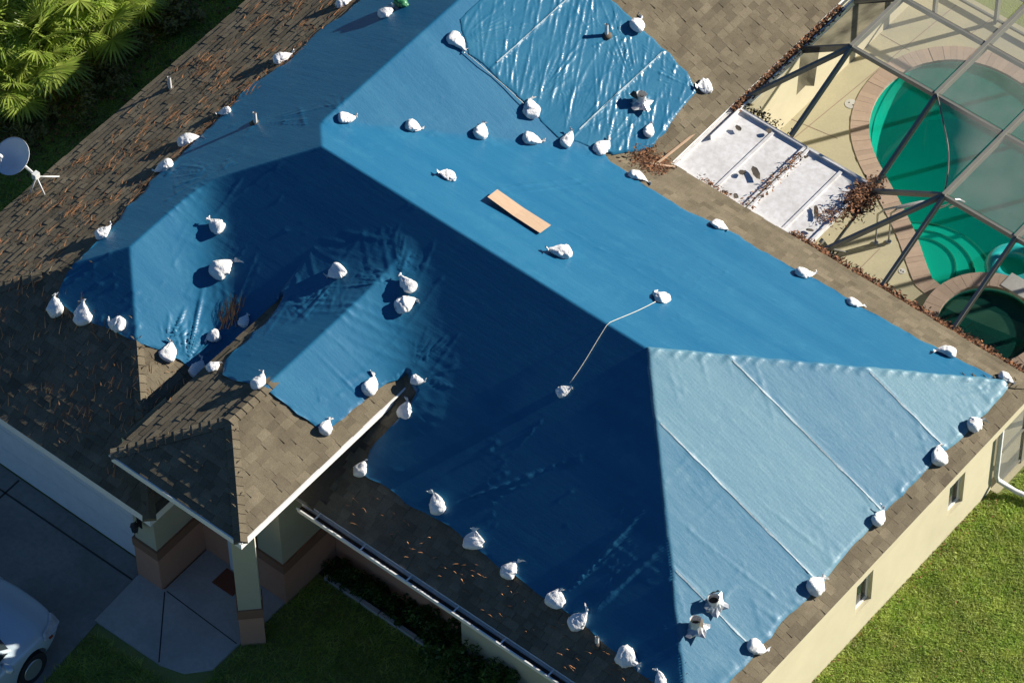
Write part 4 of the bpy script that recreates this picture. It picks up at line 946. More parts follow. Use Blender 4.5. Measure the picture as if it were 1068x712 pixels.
# curved steps at the near end
st_c = np.array((-4.25, 11.85))
for i, (r, z) in enumerate(((.62, -.22), (.95, -.40), (1.30, -.60))):
    ring = []
    for a in np.linspace(R(-15), R(140), 22): 
        ring.append(st_c+r*np.array((math.cos(a), math.sin(a))))
    mb = MB(); n_ = len(ring); cen = st_c-np.array((.35, .35))
    vs = [(p[0], p[1], z) for p in ring]+[(p[0], p[1], -1.3) for p in ring]+[(cen[0], cen[1], z)]
    fs = [(j, j+1, n_+j+1, n_+j) for j in range(n_-1)]+[(j, j+1, 2*n_) for j in range(n_-1)]; mb.add(vs, fs); local(mb, pool); stp = mb.build('step', 'plaster', pool)
    mb = MB(); mb.tube([(p[0], p[1], z+.004) for p in ring], .022, 6); local(mb, pool); mb.build('step_trim', 'trim', stp)
def coping(lp, wid, parent, test=None, pitch=.105, z0=-.05, z1=.012):
    pts = lp+[lp[0]]; acc = 0; cum = [0]
    for i in range(len(lp)): cum.append(cum[-1]+np.linalg.norm(pts[i+1]-pts[i]))
    n_ = int(cum[-1]/pitch); xs = np.interp(np.linspace(0, cum[-1], n_+1), cum, [p[0] for p in pts]); ys = np.interp(np.linspace(0, cum[-1], n_+1), cum, [p[1] for p in pts])
    lp2 = [np.array((xs[i], ys[i])) for i in range(n_)]; out = loop_offset(lp2, wid); inn = loop_offset(lp2, -.03)
    for i in range(n_):
        j = (i+1) % n_; g = .022; a, b, c, d = inn[i], inn[j], out[j], out[i]; mid = (a+b+c+d)/4
        if test and not test(mid): continue
        a, b, c, d = [mid+(p-mid)*np.array((1-g, 1-g)) for p in (a, b, c, d)]; h = z1+random.uniform(-.003, .003); mb = MB()
        mb.add([(*p, z0) for p in (a, b, c, d)]+[(*p, h) for p in (a, b, c, d)], [(4,5,6,7),(0,1,5,4),(1,2,6,5),(2,3,7,6),(3,0,4,7)], random.random()); local(mb, parent); mb.build('brick', 'brick', parent)
vis = lambda p: p[1]-.0 > 10.3 and (p[0]*.635-p[1]*.772) > -99 and p[0] < -.4 and not (p[0] > -3.6 and p[1] > 13.6)
coping(list(pool_in), .305, pool, lambda p: np.hypot(p[0]-SPA_C[0], p[1]-SPA_C[1]) > SPA_O+.06 and vis(p))
mb = MB(); lpm = [p for p in pool_in if np.hypot(p[0]-SPA_C[0], p[1]-SPA_C[1]) > SPA_O-.25]
sheet_o = sheet('coping_bed', list(loop_offset(pool_in, .315)), [list(loop_offset(pool_in, -.02))], -.02, 'grout', kind=None); sheet_o.parent = pool; sheet_o.location = (4, -14, 0)
spa = tag(empty('spa', (SPA_C[0], SPA_C[1], 0)), 'round dark-water spa with raised brick rim beside the pool steps', 'spa')
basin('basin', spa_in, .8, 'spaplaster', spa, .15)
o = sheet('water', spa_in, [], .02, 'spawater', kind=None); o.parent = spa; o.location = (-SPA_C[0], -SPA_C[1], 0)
rimw = MB(); n_ = 48; vs = [(*p, z) for z in (-.6, .12) for p in spa_out]+[(*p, z) for z in (.12, -.3) for p in spa_in]
rimw.add(vs, [(k*n_+i, k*n_+(i+1) % n_, (k+1)*n_+(i+1) % n_, (k+1)*n_+i) for k in range(3) for i in range(n_)]); local(rimw, spa); rimw.build('rim_wall', 'plaster', spa)
coping(spa_in, .27, spa, None, .13, .10, .165)
MB().box((-.32, .82, .10), (.22, 1.16, .176)).build('spillway_slab', 'walk', spa, bevel=.01)
# handrail
hr = tag(empty('pool_handrail', (-4.95, 11.75, 0)), 'bent chrome handrail set in deck beside the pool steps', 'handrail')
for dx, dy in ((0, 0), (.16, .16)):
    pts = [(dx-.08, dy-.10, 0), (dx-.08, dy-.10, .75), (dx, dy-.02, .86), (dx+.35, dy+.55, .80), (dx+.60, dy+.92, .68), (dx+.66, dy+1.0, .58), (dx+.58, dy+.94, .50), (dx+.50, dy+.8, .50)]
    MB().tube(pts, .021, 8).build('rail', 'alu', hr, smooth=True)
for dx, dy in ((-.08, -.10), (.08, .06)): MB().tube([(dx, dy, 0), (dx, dy, .02)], .05, 14).build('rail_flange', 'alu', hr)
fl = tag(empty('pool_float', (-2.92, 12.72, -.05)), 'teal inflatable ring floating beside the spa', 'pool float')
V, F = [], []
for i in range(36):
    for j in range(14):
        a, b = 2*math.pi*i/36, 2*math.pi*j/14; r = .36+.135*math.cos(b); V.append((r*math.cos(a), r*math.sin(a), .135*math.sin(b)))
        F.append((i*14+j, ((i+1) % 36)*14+j, ((i+1) % 36)*14+(j+1) % 14, i*14+(j+1) % 14))
me = bpy.data.meshes.new('ring'); me.from_pydata(V, [], F); link('ring', me, 'float', fl, True)
MB().box((-.03, .30, .10), (.03, .42, .145)).build('valve_tab', 'float', fl, bevel=.01)
for x, y, nm in ((-7.25, 13.94, 'round pale skimmer lid set in the deck beside the pool end'), (-4.31, 11.43, 'small round deck lid beside the curved pool steps')):
    o = empty('deck_lid', (x, y, .0)); tag(o, nm, 'lid'); r = .11 if x < -7 else .06
    MB().tube([(0, 0, -.02), (0, 0, .006)], r, 24).build('lid', 'walk', o)
    for s_ in (-1, 1): MB().box((s_*r*.4-.012, -.012, .004), (s_*r*.4+.012, .012, .009)).build('finger_hole', 'joint', o)
jb = MB()
for a, b in (((-7.9, 13.0), (-6.95, 13.15)), ((-7.6, 12.0), (-7.2, 17.0)), ((-7.2, 15.6), (-8.3, 15.6)), ((-6.6, 16.5), (-6.5, 17.2)), ((-4.9, 9.2), (-4.9, 11.6))): jb.beam((*a, .001), (*b, .001), .012, .004)
jb.build('deck_joint', 'grout', bpy.data.objects['pool_deck'])

# ------------------------------------------------------------------ pool cage
cage = tag(empty('pool_cage', (-4, 13, 0)), 'storm-damaged aluminium pool enclosure frame with torn insect screens', 'enclosure')
CX = [-6.30, -4.57, -3.19, -1.78, -.42]; CY = [10.74, 12.43, 13.86, 15.4, 17.1]; ZC = 3.38
def cbeam(a, b, w=.055, h=.12, nm='beam'): mb = MB().beam(a, b, w, h); local(mb, cage); return mb.build(nm, 'frame', cage)
for y in CY[1:]: 
    for i in range(4): cbeam((CX[i]+.03, y, ZC), (CX[i+1]-.03, y, ZC), .055, .10)
for i in (2, 3): cbeam((CX[i]+.03, CY[0], ZC), (CX[i+1]-.03, CY[0], ZC), .055, .10)
for i, x in enumerate(CX):
    y0 = CY[1] if i < 2 else CY[0]
    cbeam((x, y0-.03, ZC+.01), (x, CY[-1], ZC+.01), .06, .15, 'rafter')
for x, ye, yt in ((CX[0], 10.80, CY[1]), (CX[1], 10.80, CY[1]), (CX[2], 9.05, CY[0]), (CX[3], 9.05, CY[0]), (CX[4], 9.05, CY[0])):
    cbeam((x, ye, 2.60), (x, yt-.02, ZC-.01), .055, .12, 'sloping_rafter')
for ya in (12.42, 13.86, 15.4): cbeam((XIN+.12, ya+.03, 2.62), (CX[0]-.03, ya, ZC-.01), .055, .11, 'sloping_rafter')
cbeam((-7.45, 10.86, 2.60), (CX[0]-.03, CY[1]-.03, ZC-.01), .05, .10, 'brace')
cbeam((-4.42, 9.08, 2.60), (CX[2]-.04, CY[0]-.03, ZC-.01), .05, .10, 'brace'); cbeam((-4.60, 10.60, 2.62), (CX[2]-.04, CY[0]+.02, ZC-.02), .05, .09, 'brace')
cbeam((-4.55, 9.3, 2.6), (-4.50, 9.95, 1.2), .05, .08, 'bent_post'); cbeam((-4.35, 9.15, 2.5), (-4.62, 10.4, 2.2), .035, .05, 'brace'); cbeam((-4.75, 9.2, 2.45), (-4.3, 9.7, 2.1), .03, .05, 'brace'); cbeam((-4.15, 9.1, 2.55), (-4.5, 9.6, 2.0), .03, .05, 'brace')
for x, y in ((-8.3, 16.9), (-7.36, 16.57), (-6.40, 17.1), (-4.57, 17.1), (-3.19, 17.1), (-1.78, 17.1), (-.42, 17.1), (-.42, 15.4), (-.42, 13.86), (-.42, 12.43), (-.42, 10.74), (-.42, 9.4)): cbeam((x, y, -.02), (x, y, 3.3 if y > 9.5 else 2.6), .06, .09, 'post')
for z in (.08, .9, 2.2): cbeam((-.42, 8.75, z), (-.42, 17.1, z), .04, .05, 'rail')
for z in (.08, .9): cbeam((-8.3, 17.1, z), (-.42, 17.1, z), .04, .05, 'rail')
def cscreen(pts, m='screen', nm='screen'):
    mb = MB(); mb.add(pts, [tuple(range(len(pts)))]); local(mb, cage); return mb.build(nm, m, cage)
for j in range(1, 4):
    for i in range(4):
        a, b, c, d = CX[i]+.03, CX[i+1]-.03, CY[j]+.03, CY[j+1]-.03
        cscreen([(a, c, ZC+.06), (b, c, ZC+.06), (b, d, ZC+.06), (a, d, ZC+.06)])
cscreen([(CX[3]+.03, CY[0]+.03, ZC+.06), (CX[4]-.03, CY[0]+.03, ZC+.06), (CX[4]-.03, CY[1]-.03, ZC+.06), (CX[3]+.03, CY[1]-.03, ZC+.06)])
cscreen([(CX[2]+.03, CY[0]+.03, ZC+.06), (CX[3]-.03, CY[0]+.03, ZC+.06), (CX[3]-.03, CY[1]-.03, ZC+.06), (CX[2]+.03, CY[1]-.03, ZC+.06)])
# torn triangular panel with a rolled free edge
pa, pb_, pc = Vector((CX[1]+.03, CY[1]-.02, ZC+.05)), Vector((CX[2]-.03, CY[1]-.02, ZC+.05)), Vector((CX[2]-.03, CY[0]+.05, ZC+.05))
V, F = [], []; nu, nv = 16, 10
for i in range(nu+1):
    t = i/nu; e = pa.lerp(pc, t); sag = .20*math.sin(math.pi*t)
    e = e+Vector((.10, .08, 0))*math.sin(math.pi*t); f_ = pb_.lerp(pb_.lerp(pc, .98), t)
    for j in range(nv+1):
        u = j/nv; p = e.lerp(f_, u); p.z -= sag*(1-u)**2*(1+.3*math.sin(9*t)); V.append(tuple(p-Vector(cage.location)))
for i in range(nu):
    for j in range(nv): F.append((i*(nv+1)+j, (i+1)*(nv+1)+j, (i+1)*(nv+1)+j+1, i*(nv+1)+j+1))
me = bpy.data.meshes.new('torn_screen'); me.from_pydata(V, [], F); link('torn_screen', me, 'screen', cage, True)
rl = []
for t in np.linspace(0, 1, 14): e = pa.lerp(pc, t)+Vector((.10, .08, 0))*math.sin(math.pi*t); rl.append((e.x, e.y, e.z-.20*math.sin(math.pi*t)*(1+.3*math.sin(9*t))))
mb = MB().tube(rl, .014, 6); local(mb, cage); mb.build('screen_edge', 'frame', cage, smooth=True)
for j in range(1, 3): cscreen([(XIN+.2, CY[j]+.04, 2.66), (CX[0]-.04, CY[j]+.04, ZC-.02), (CX[0]-.04, CY[j+1]-.04, ZC-.02), (XIN+.2, CY[j+1]-.04, 2.66)], 'screendark')
cscreen([(-7.30, 12.40, 2.75), (-6.92, 12.40, 3.0), (-6.95, 12.34, 2.05), (-7.12, 12.33, 1.95), (-7.32, 12.36, 1.55)], 'screendark', 'hanging_screen')
for y0, y1 in ((8.75, 10.7), (10.78, 12.4), (12.46, 13.8), (13.9, 15.4), (15.45, 17.05)): cscreen([(-.42, y0, .1), (-.42, y1, .1), (-.42, y1, 3.3 if y0 > 10 else 2.6), (-.42, y0, 3.3 if y0 > 10 else 2.6)])

# white patio roof panels
def patio_panel(x0, x1, label, z=2.62):
    o = empty('patio_roof_panel', (x0, 9.02, z)); tag(o, label, 'roof panel'); w, dp = x1-x0, 1.74
    MB().box((0, 0, -.05), (w, dp, 0)).build('sheet', 'panelwhite', o, bevel=.006)
    for (a, b, c, d) in ((0, -.0, w, .05), (0, dp-.05, w, dp), (0, .052, .05, dp-.052), (w-.05, .052, w, dp-.052)): MB().box((a, b, .002), (c, d, .045)).build('frame_edge', 'panelwhite', o, bevel=.005)
    MB().box((w*.55, .06, .002), (w*.55+.06, dp-.06, .022)).build('seam_cover', 'panelwhite', o, bevel=.004)
    return o
p1 = patio_panel(-7.42, -5.93, 'white patio roof panel beside the leaf heap, scattered with dark scraps'); p2 = patio_panel(-5.89, -4.62, 'white patio roof panel next to the dark leaf clump, partly shaded')
p1.rotation_euler = (R(-.6), R(.4), 0); p2.rotation_euler = (R(-.5), R(-.3), R(.3))
for i, (x, y, a, sx, sy) in enumerate(((-7.05,10.35,80,.08,.12),(-6.62,10.62,20,.09,.09),(-6.23,9.75,-30,.26,.11),(-6.42,9.62,-10,.11,.10),(-6.18,9.15,-20,.10,.07),(-5.85,9.40,40,.09,.05),(-4.80,10.6,10,.11,.09),(-4.95,9.70,-50,.26,.08),(-4.80,9.32,20,.13,.06),(-5.80,10.55,60,.07,.05))):
    n_ = 7; V = [(sx*.6*math.cos(2*math.pi*k/n_+.3)*random.uniform(.8, 1.1), sy*.6*math.sin(2*math.pi*k/n_+.3)*random.uniform(.8, 1.1), random.uniform(.0, .02)) for k in range(n_)]
    mb = MB(); mb.add(V+[(x_, y_, z_-.008) for x_, y_, z_ in V], [tuple(range(n_)), tuple(range(n_, 2*n_))[::-1]]+[(k, (k+1) % n_, n_+(k+1) % n_, n_+k) for k in range(n_)]); s_ = mb.build('shingle_scrap', 'felt')
    s_.location = (x, y, 2.655); s_.rotation_euler = (0, 0, R(a)); tag(s_, 'dark scrap of broken shingle lying on the white patio panels', 'scrap', 'scraps on the white panels')
sp = [(x0+random.gauss(0, .05), y, 2.64+random.uniform(0, .03)) for x0 in (-5.91,) for y in np.random.uniform(9.05, 10.6, 260)]+[(random.gauss(-6.55, .22), random.gauss(9.08, .05), 2.66) for _ in range(160)]+[(random.gauss(-7.0, .25), random.gauss(10.84, .06), 2.63) for _ in range(220)]+[(random.gauss(-4.72, .12), random.gauss(9.75, .1), 2.68) for _ in range(120)]
leaves('leaf_litter', sp, 'dryleaf', 'brown leaf bits caught along the white patio panels', .03)
for i, (a, b, lb) in enumerate((((-7.52, 8.75, 2.86), (-7.50, 9.75, 2.74), 'thin pale batten lying along the edge of the white panels'), ((-7.62, 8.62, 2.92), (-7.28, 8.92, 2.80), 'short pale batten across the leaf heap'))):
    tag(MB().beam(a, b, .035, .02).build('batten', 'wood'), lb, 'batten')

# ------------------------------------------------------------------ entry details
ln = tag(empty('wall_lantern', (-9.90, -1.36, 1.62)), 'black wall lantern on the garage pier beside the garage door', 'lantern')
MB().box((-.05, -.02, -.10), (.05, .0, .14)).build('back_plate', 'black', ln, bevel=.005); MB().tube([(0, -.01, .08), (0, -.07, .13), (0, -.12, .10)], .010, 6).build('arm', 'black', ln)
c_ = MB(); c_.tube([(0, -.12, .10), (0, -.12, .06), (0, -.12, .05)], [.015, .075, .08], 6); c_.build('hood', 'black', ln)
c_ = MB(); c_.tube([(0, -.12, .048), (0, -.12, -.10)], [.062, .042], 6); c_.build('glass_body', 'glass', ln)
for k in range(6): a = 2*math.pi*k/6; MB().tube([(.064*math.cos(a), -.12+.064*math.sin(a), .05), (.044*math.cos(a), -.12+.044*math.sin(a), -.11)], .006, 5).build('cage_bar', 'black', ln)
dm = MB().box((-9.10, -.72, .013), (-8.66, -.36, .03)).build('door_mat', 'mat', bevel=.006); tag(dm, 'rust-red door mat on the porch floor before the front door', 'door mat')
tag(MB().tube([(-7.88, -.95, HP-.16), (-7.80, -.93, HP-.4), (-7.80, -.93, .6)], .018, 8).build('downspout', 'white', house, smooth=True))

# ------------------------------------------------------------------ parked car
car = empty('parked_car', (-10.90, -3.02, 0)); tag(car, 'pale sedan parked on the shaded driveway facing the garage door', 'car')
# stations from nose (0) to tail, local y = -s
ST = [(0, .50, .60, .50), (.04, .66, .66, .45), (.15, .78, .72, .36), (.40, .85, .79, .26), (.75, .885, .85, .20), (1.15, .90, .90, .19), (1.6, .905, .93, .19), (2.4, .91, .95, .19), (3.2, .905, .97, .20), (3.8, .88, 1.0, .24), (4.2, .82, .98, .32), (4.38, .70, .88, .45)]
V, F = [], []; prof = None
for s_, w, zt, zb in ST:
    half = [(w*.90, zb), (w*.985, zb+.10), (w, (zb+zt)/2-.02), (w*.99, zt-.14), (w*.95, zt-.07), (w*.85, zt-.015), (w*.60, zt+.025), (w*.30, zt+.04), (0, zt+.045)]
    for x, z in half+[(-x, z) for x, z in half[-2::-1]]: V.append((x, -s_, z))
k = 17
for i in range(len(ST)-1):
    for j in range(k-1): F.append((i*k+j, i*k+j+1, (i+1)*k+j+1, (i+1)*k+j))
F.append(tuple(range(k))); F.append(tuple((len(ST)-1)*k+j for j in range(k))[::-1])
me = bpy.data.meshes.new('body'); me.from_pydata(V, [], F); body = link('body', me, 'carpaint', car, True)
md = body.modifiers.new('sub', 'SUBSURF'); md.levels = 2; md.render_levels = 2
# wheel arches are cut out of the body
for sx in (-1, 1):
    for yw in (-.86, -3.45):
        cut = MB().tube([(sx*.55, yw, .33), (sx*1.2, yw, .33)], .37, 28).mesh('arch'); co = bpy.data.objects.new('arch', cut); COL.objects.link(co); co.parent = car
        bo = body.modifiers.new('arch', 'BOOLEAN'); bo.object = co; bo.solver = 'EXACT'; co['_cut'] = 1
bpy.context.view_layer.update(); dg = bpy.context.evaluated_depsgraph_get(); nm_ = bpy.data.meshes.new_from_object(body.evaluated_get(dg)); body.modifiers.clear(); body.data = nm_
nm_.polygons.foreach_set('use_smooth', [True]*len(nm_.polygons))
if not nm_.materials: nm_.materials.append(M['carpaint'])
for o in [o for o in bpy.data.objects if o.get('_cut')]: bpy.data.objects.remove(o)
# greenhouse: base ring, roof ring
base = [(.70, -1.10, .93), (.80, -1.9, .95), (.80, -2.9, .98), (.68, -3.75, 1.0)]; topr = [(.52, -1.95, 1.40), (.57, -2.2, 1.43), (.56, -2.9, 1.43), (.50, -3.25, 1.38)]
def strip(name, pts, m, bevel=0): mb = MB(); mb.add(pts, [tuple(range(len(pts)))]); return mb.build(name, m, car)
def mir(p): return (-p[0], p[1], p[2])
bf = (0, -1.02, .965); tf = (0, -1.90, 1.44)
ws = MB(); ws.add([base[0], (.36, -1.03, .965), bf, (-.36, -1.03, .965), mir(base[0]), mir(topr[0]), (-.28, -1.92, 1.43), tf, (.28, -1.92, 1.43), topr[0]], [(0, 1, 8, 9), (1, 2, 7, 8), (2, 3, 6, 7), (3, 4, 5, 6)]); ws.build('windshield', 'glass', car, smooth=True)
rf = MB(); rf.add([topr[0], topr[1], topr[2], topr[3], mir(topr[3]), mir(topr[2]), mir(topr[1]), mir(topr[0]), (-.28, -1.92, 1.43), tf, (.28, -1.92, 1.43), (0, -2.2, 1.485), (0, -2.9, 1.485), (0, -3.3, 1.43)],
    [(10, 0, 1), (9, 10, 1, 11), (8, 9, 11, 6), (7, 8, 6), (11, 1, 2, 12), (6, 11, 12, 5), (12, 2, 3, 13), (5, 12, 13, 4)]); rf.build('car_roof', 'carpaint', car, smooth=True)
for sg in (1, -1):
    fx = (lambda p: p) if sg == 1 else mir
    q1 = MB(); q1.add([fx(p) for p in (base[0], base[1], topr[1], topr[0])]+[fx(p) for p in (base[2], topr[2], base[3], topr[3])], [(0, 1, 2, 3), (1, 4, 5, 2), (4, 6, 7, 5)]); q1.build('side_glass', 'glass', car)
    q1 = MB(); q1.tube([fx(p) for p in (base[0], topr[0], topr[1], topr[2], topr[3], base[3])], .035, 6); q1.tube([fx(base[1]), fx(topr[1])], .028, 6); q1.tube([fx(base[2]), fx(topr[2])], .03, 6); q1.build('pillar', 'carpaint', car, smooth=True)
    q1 = MB(); q1.tube([fx((.80, -1.38, .96)), fx((.90, -1.40, 1.0)), fx((1.0, -1.40, 1.02)), fx((1.06, -1.40, 1.02))], [.03, .06, .075, .04], 10); q1.build('mirror', 'carpaint', car, smooth=True)
    q1 = MB(); q1.add([fx(p) for p in ((.54, .0, .60), (.74, -.06, .61), (.84, -.24, .65), (.885, -.50, .72), (.83, -.46, .80), (.73, -.24, .765), (.58, -.07, .72))], [(0, 1, 2, 3, 4, 5, 6)]); hl = q1.build('headlight', 'lens', car)
    bmh = bmesh.new(); bmh.from_mesh(hl.data); r_ = bmesh.ops.solidify(bmh, geom=bmh.faces[:], thickness=.05); bmh.to_mesh(hl.data); bmh.free()
    q1 = MB(); q1.box((min(sg*.80, sg*.86), -.40, .60), (max(sg*.80, sg*.86), -.33, .64)); q1.build('turn_signal', 'red', hl)
    for yw in (-.86, -3.45):
        w = empty('wheel'); w.parent = car; w.location = (sg*.78, yw, .31)
        MB().tube([(-.10, 0, 0), (-.11, 0, 0), (.11, 0, 0), (.10, 0, 0)], [.27, .31, .31, .27], 28).build('tyre', 'tyre', w, smooth=False); MB().tube([(sg*.09, 0, 0), (sg*.118, 0, 0)], [.21, .19], 24).build('rim', 'alu', w)
q1 = MB(); q1.box((-.40, -.03, .44), (.40, .012, .56)); q1.build('grille', 'black', car, bevel=.01)
for s_ in (-.35, .35): MB().beam((s_*.95, -1.10, .985), (s_*.2+.3, -1.16, 1.01), .02, .02).build('wiper', 'black', car)

# ------------------------------------------------------------------ planting
def grass(name, regions, label, hgt=.045, wid=.012, tone=(0, 1)):
    V, F, T = [], [], []; base = 0
    for poly, dens, excl in regions:
        xs = [p[0] for p in poly]; ys = [p[1] for p in poly]; n_ = int((max(xs)-min(xs))*(max(ys)-min(ys))*dens)
        x = np.random.uniform(min(xs), max(xs), n_); y = np.random.uniform(min(ys), max(ys), n_); ok = inpoly(x, y, poly)
        for e in excl: ok &= ~inpoly(x, y, e)
        x, y = x[ok], y[ok]; n_ = len(x); a = np.random.uniform(0, 2*np.pi, n_); pt = fbm(x*2.5, y*2.5, 3); h = hgt*np.random.uniform(.45, 1.25, n_)*(.6+.8*pt); ln_ = np.random.uniform(.8, 2.2, n_)*h
        la = np.random.uniform(0, 2*np.pi, n_); w = wid*np.random.uniform(.6, 1.4, n_)
        b1 = np.stack([x+np.cos(a)*w, y+np.sin(a)*w, np.full(n_, -.03)], 1); b2 = np.stack([x-np.cos(a)*w, y-np.sin(a)*w, np.full(n_, -.03)], 1); tp = np.stack([x+np.cos(la)*ln_, y+np.sin(la)*ln_, h-.03], 1)
        V.append(np.concatenate([b1, b2, tp])); i = np.arange(n_); F.append(np.stack([i, i+n_, i+2*n_], 1)+base); base += 3*n_; T.append(np.clip(.15+.75*pt+np.random.uniform(-.3, .3, n_), 0, 1))
    o = link(name, np_mesh(name, np.concatenate(V), np.concatenate(F), np.concatenate(T)), 'grass'); return tag(o, label, 'grass', kind='stuff')
grass('lawn_grass', [([(-.42, 2.2), (4, 2.2), (4, 10.5), (-.25, 10.5), (-.25, 8.6), (-.42, 8.6)], 5200, [])], 'sunlit mown lawn beside the cream side wall')
grass('lawn_grass', [([(-11, -6.5), (-5, -6.5), (-1, -3), (-1, -.1), (-4.6, .46), (-7.9, .46), (-7.9, -2.6), (-9.9, -2.6)], 1500, [WALK, [(-15, -1.1), (-10.13, -1.1), (-9.9, -3.6), (-9.75, -9), (-15, -9)]])], 'dark shaded lawn in front of the porch', .07)
grass('lawn_grass', [([(-24, 0), (-15.2, 0), (-15.2, 12), (-24, 12)], 1300, [])], 'grass strip beside the needle-strewn roof side', .08)
# fan palms
def palm_leaf(seed):
    rs = random.Random(seed); V, F, T = [], [], []; n_ = 24; Lp = rs.uniform(.35, .6); Lb = rs.uniform(.42, .60)
    pt = [Vector((t*Lp, 0, .10*math.sin(t*1.6))) for t in (0, .35, .7, 1)]
    for i, p in enumerate(pt): w = .012-.002*i; V += [tuple(p+Vector((0, w, 0))), tuple(p-Vector((0, w, 0))), tuple(p+Vector((0, 0, -.012)))]
    for i in range(3):
        for a, b in ((0, 1), (1, 2), (2, 0)): F.append((3*i+a, 3*i+b, 3*i+3+b, 3*i+3+a)); T.append(.4)
    o_ = pt[-1]
    for i in range(n_):
        th = math.radians(-125+250*i/(n_-1)+rs.uniform(-3, 3)); L = Lb*(1-.28*(abs(th)/2.2)**2)*rs.uniform(.85, 1.08); d = Vector((math.cos(th), math.sin(th), .12-.15*abs(th)/2)); d.normalize(); s_ = d.cross(Vector((0, 0, 1))).normalized(); k = len(V); wd_ = .021
        dr = rs.uniform(.12, .42)
        for t, w in ((.03, .25), (.45, 1), (.75, .75), (1.0, .05)):
            p = o_+d*(L*t)+Vector((0, 0, -dr*L*max(0, t-.35)**1.6)); V += [tuple(p+s_*wd_*w+Vector((0, 0, .008*w))), tuple(p), tuple(p-s_*wd_*w+Vector((0, 0, .008*w)))]
        tn = rs.random()
        for j in range(3):
            for a in (0, 1): F.append((k+3*j+a, k+3*j+a+1, k+3*j+3+a+1, k+3*j+3+a)); T.append(tn)
    me = np_mesh('leaf', V, F, T); me.materials.append(M['palm']); return me
PL = [palm_leaf(s) for s in range(6)]
def palm(x, y, h, nl, label, group=None, sc_=1.0):
    o = empty('fan_palm', (x, y, -.03)); tag(o, label, 'palm', group)
    MB().tube([(0, 0, 0), (.03, .02, h*.5), (.0, .05, h)], [.08, .06, .05], 9).build('trunk', 'stem', o, smooth=True)
    for i in range(nl):
        l_ = link('leaf', random.choice(PL), None, o); az = i*2.399+random.uniform(-.3, .3); el = R(75-95*((i+.5)/nl)**.8+random.uniform(-8, 8))
        l_.rotation_euler = Euler((random.uniform(-.3, .3), -el, az), 'XYZ'); l_.location = (0, .05, h*(.98-.10*(i/nl))); s_ = sc_*random.uniform(.85, 1.2); l_.scale = (s_, s_, s_)
    return o
gp = 'fan palms in the shrubbery beside the house'; lb = 'bushy green fan palm in the thicket beyond the shaded grass strip'
for x, y, h, nl, s_ in ((-18.75, 5.6, .8, 24, 1.0), (-19.5, 5.2, 1.0, 24, 1.05), (-19.9, 6.2, 1.3, 26, 1.1), (-19.1, 6.6, 1.1, 26, 1.1), (-18.45, 6.55, .7, 22, .95), (-18.7, 4.75, .6, 20, .9), (-20.6, 5.4, 1.2, 24, 1.1), (-20.3, 7.2, 1.4, 24, 1.1), (-19.4, 7.6, 1.3, 24, 1.1), (-18.4, 7.5, .6, 18, .8), (-19.4, 4.2, .6, 18, .9)):
    palm(x, y, h, nl, lb, gp, s_)
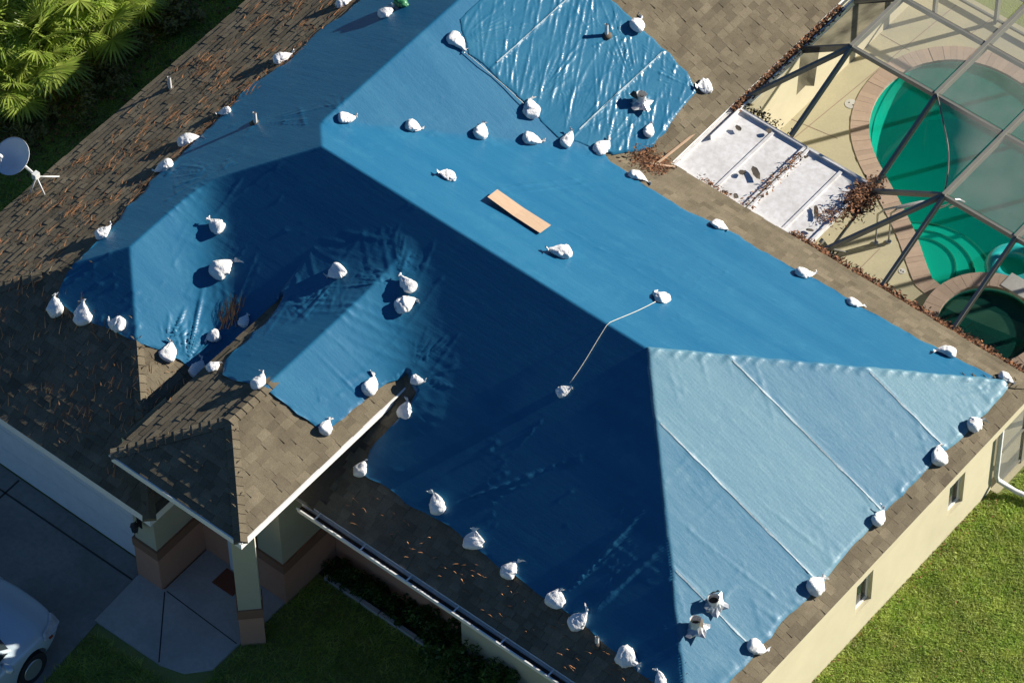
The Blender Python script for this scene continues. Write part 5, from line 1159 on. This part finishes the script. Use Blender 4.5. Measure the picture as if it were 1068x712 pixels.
def clump(name, x, y, rx, ry, h, n_, m, label, size=.05, group=None, z0=-.03):
    o = empty(name, (x, y, z0)); tag(o, label, 'shrub', group); V, F, T = [], [], []
    cl = [(random.gauss(0, .45)*rx, random.gauss(0, .45)*ry, random.uniform(.25, .95)*h, random.uniform(.25, .45)) for _ in range(16)]
    for i in range(n_):
        c = random.choice(cl); d = Vector((random.gauss(0, 1), random.gauss(0, 1), random.gauss(0, 1))).normalized()*c[3]*random.uniform(.5, 1)*min(rx, h)
        p = Vector((c[0], c[1], c[2]*.8))+d; p.z = max(p.z, .02); u = Vector((random.gauss(0, 1), random.gauss(0, 1), random.gauss(.3, .6))).normalized(); v = u.cross(Vector((random.random(), random.random(), random.random()))).normalized(); s_ = size*random.uniform(.6, 1.3); k = len(V)
        V += [tuple(p-u*s_), tuple(p+v*s_*.45), tuple(p+u*s_), tuple(p-v*s_*.45)]; F.append((k, k+1, k+2, k+3)); T.append(random.random())
    link('foliage', np_mesh('foliage', V, F, T), m, o)
    st = MB()
    for c in cl[:8]: st.tube([(0, 0, 0), (c[0]*.5, c[1]*.5, c[2]*.4), (c[0], c[1], c[2]*.8)], [.018, .013, .006], 5)
    st.build('stem', 'stem', o, smooth=True); return o
for x, y, rx, h in ((-5.15, .38, .5, 1.35), (-4.55, -.05, .55, 2.2), (-3.95, -.18, .55, 2.45), (-3.3, -.20, .55, 2.4), (-2.7, -.22, .5, 2.3)): clump('shrub', x, y, rx, .42, h, 3800, 'shrub', 'dark leafy shrub against the cream front wall under the gutter', .04, 'shrubs under the front gutter')
for x, y in ((-7.45, .72), (-6.9, .70), (-6.35, .72), (-5.75, .70)): clump('shrub', x, y, .35, .22, .32, 1500, 'shrub', 'low dark ground cover plant in the bed below front windows', .032, 'low plants in the front bed')
for x, y, rx, h in ((-17.95, 6.1, .5, .45), (-18.05, 7.1, .5, .5), (-18.1, 5.1, .45, .4), (-17.9, 8.0, .5, .4), (-18.2, 4.3, .45, .4), (-18.5, 8.5, .6, .5)): clump('dry_shrub', x, y, rx, .5, h, 1300, 'dryg', 'straw-coloured scrubby clump at the foot of the fan palms', .05, 'dry clumps beside the palms')
for x, y, rx, h in ((-20.2, 8.6, 1.0, 1.2), (-21.3, 6.6, 1.2, 1.4), (-21.0, 4.6, 1.0, 1.1), (-19.4, 9.6, .9, .9)): clump('shrub', x, y, rx, .9, h, 4500, 'shrub', 'dark green bush behind the fan palms', .06, 'bushes behind the palms')
sp = [(random.gauss(-18.0, .35), random.uniform(3.5, 9.5), -.01+random.uniform(0, .05)) for _ in range(1800)]
leaves('leaf_litter', sp, 'dryleaf', 'brown dead leaves along the edge of the palm thicket', .05)
sp = [(random.uniform(-.3, 3.2), random.uniform(3.0, 9.5), .01+random.uniform(0, .02)) for _ in range(260)]+[(random.gauss(-.36, .08), random.uniform(2.5, 8.6), random.uniform(-.01, .01)) for _ in range(260)]
leaves('leaf_litter', sp, 'dryleaf', 'dry leaf scraps strewn over the sunlit side lawn', .022)
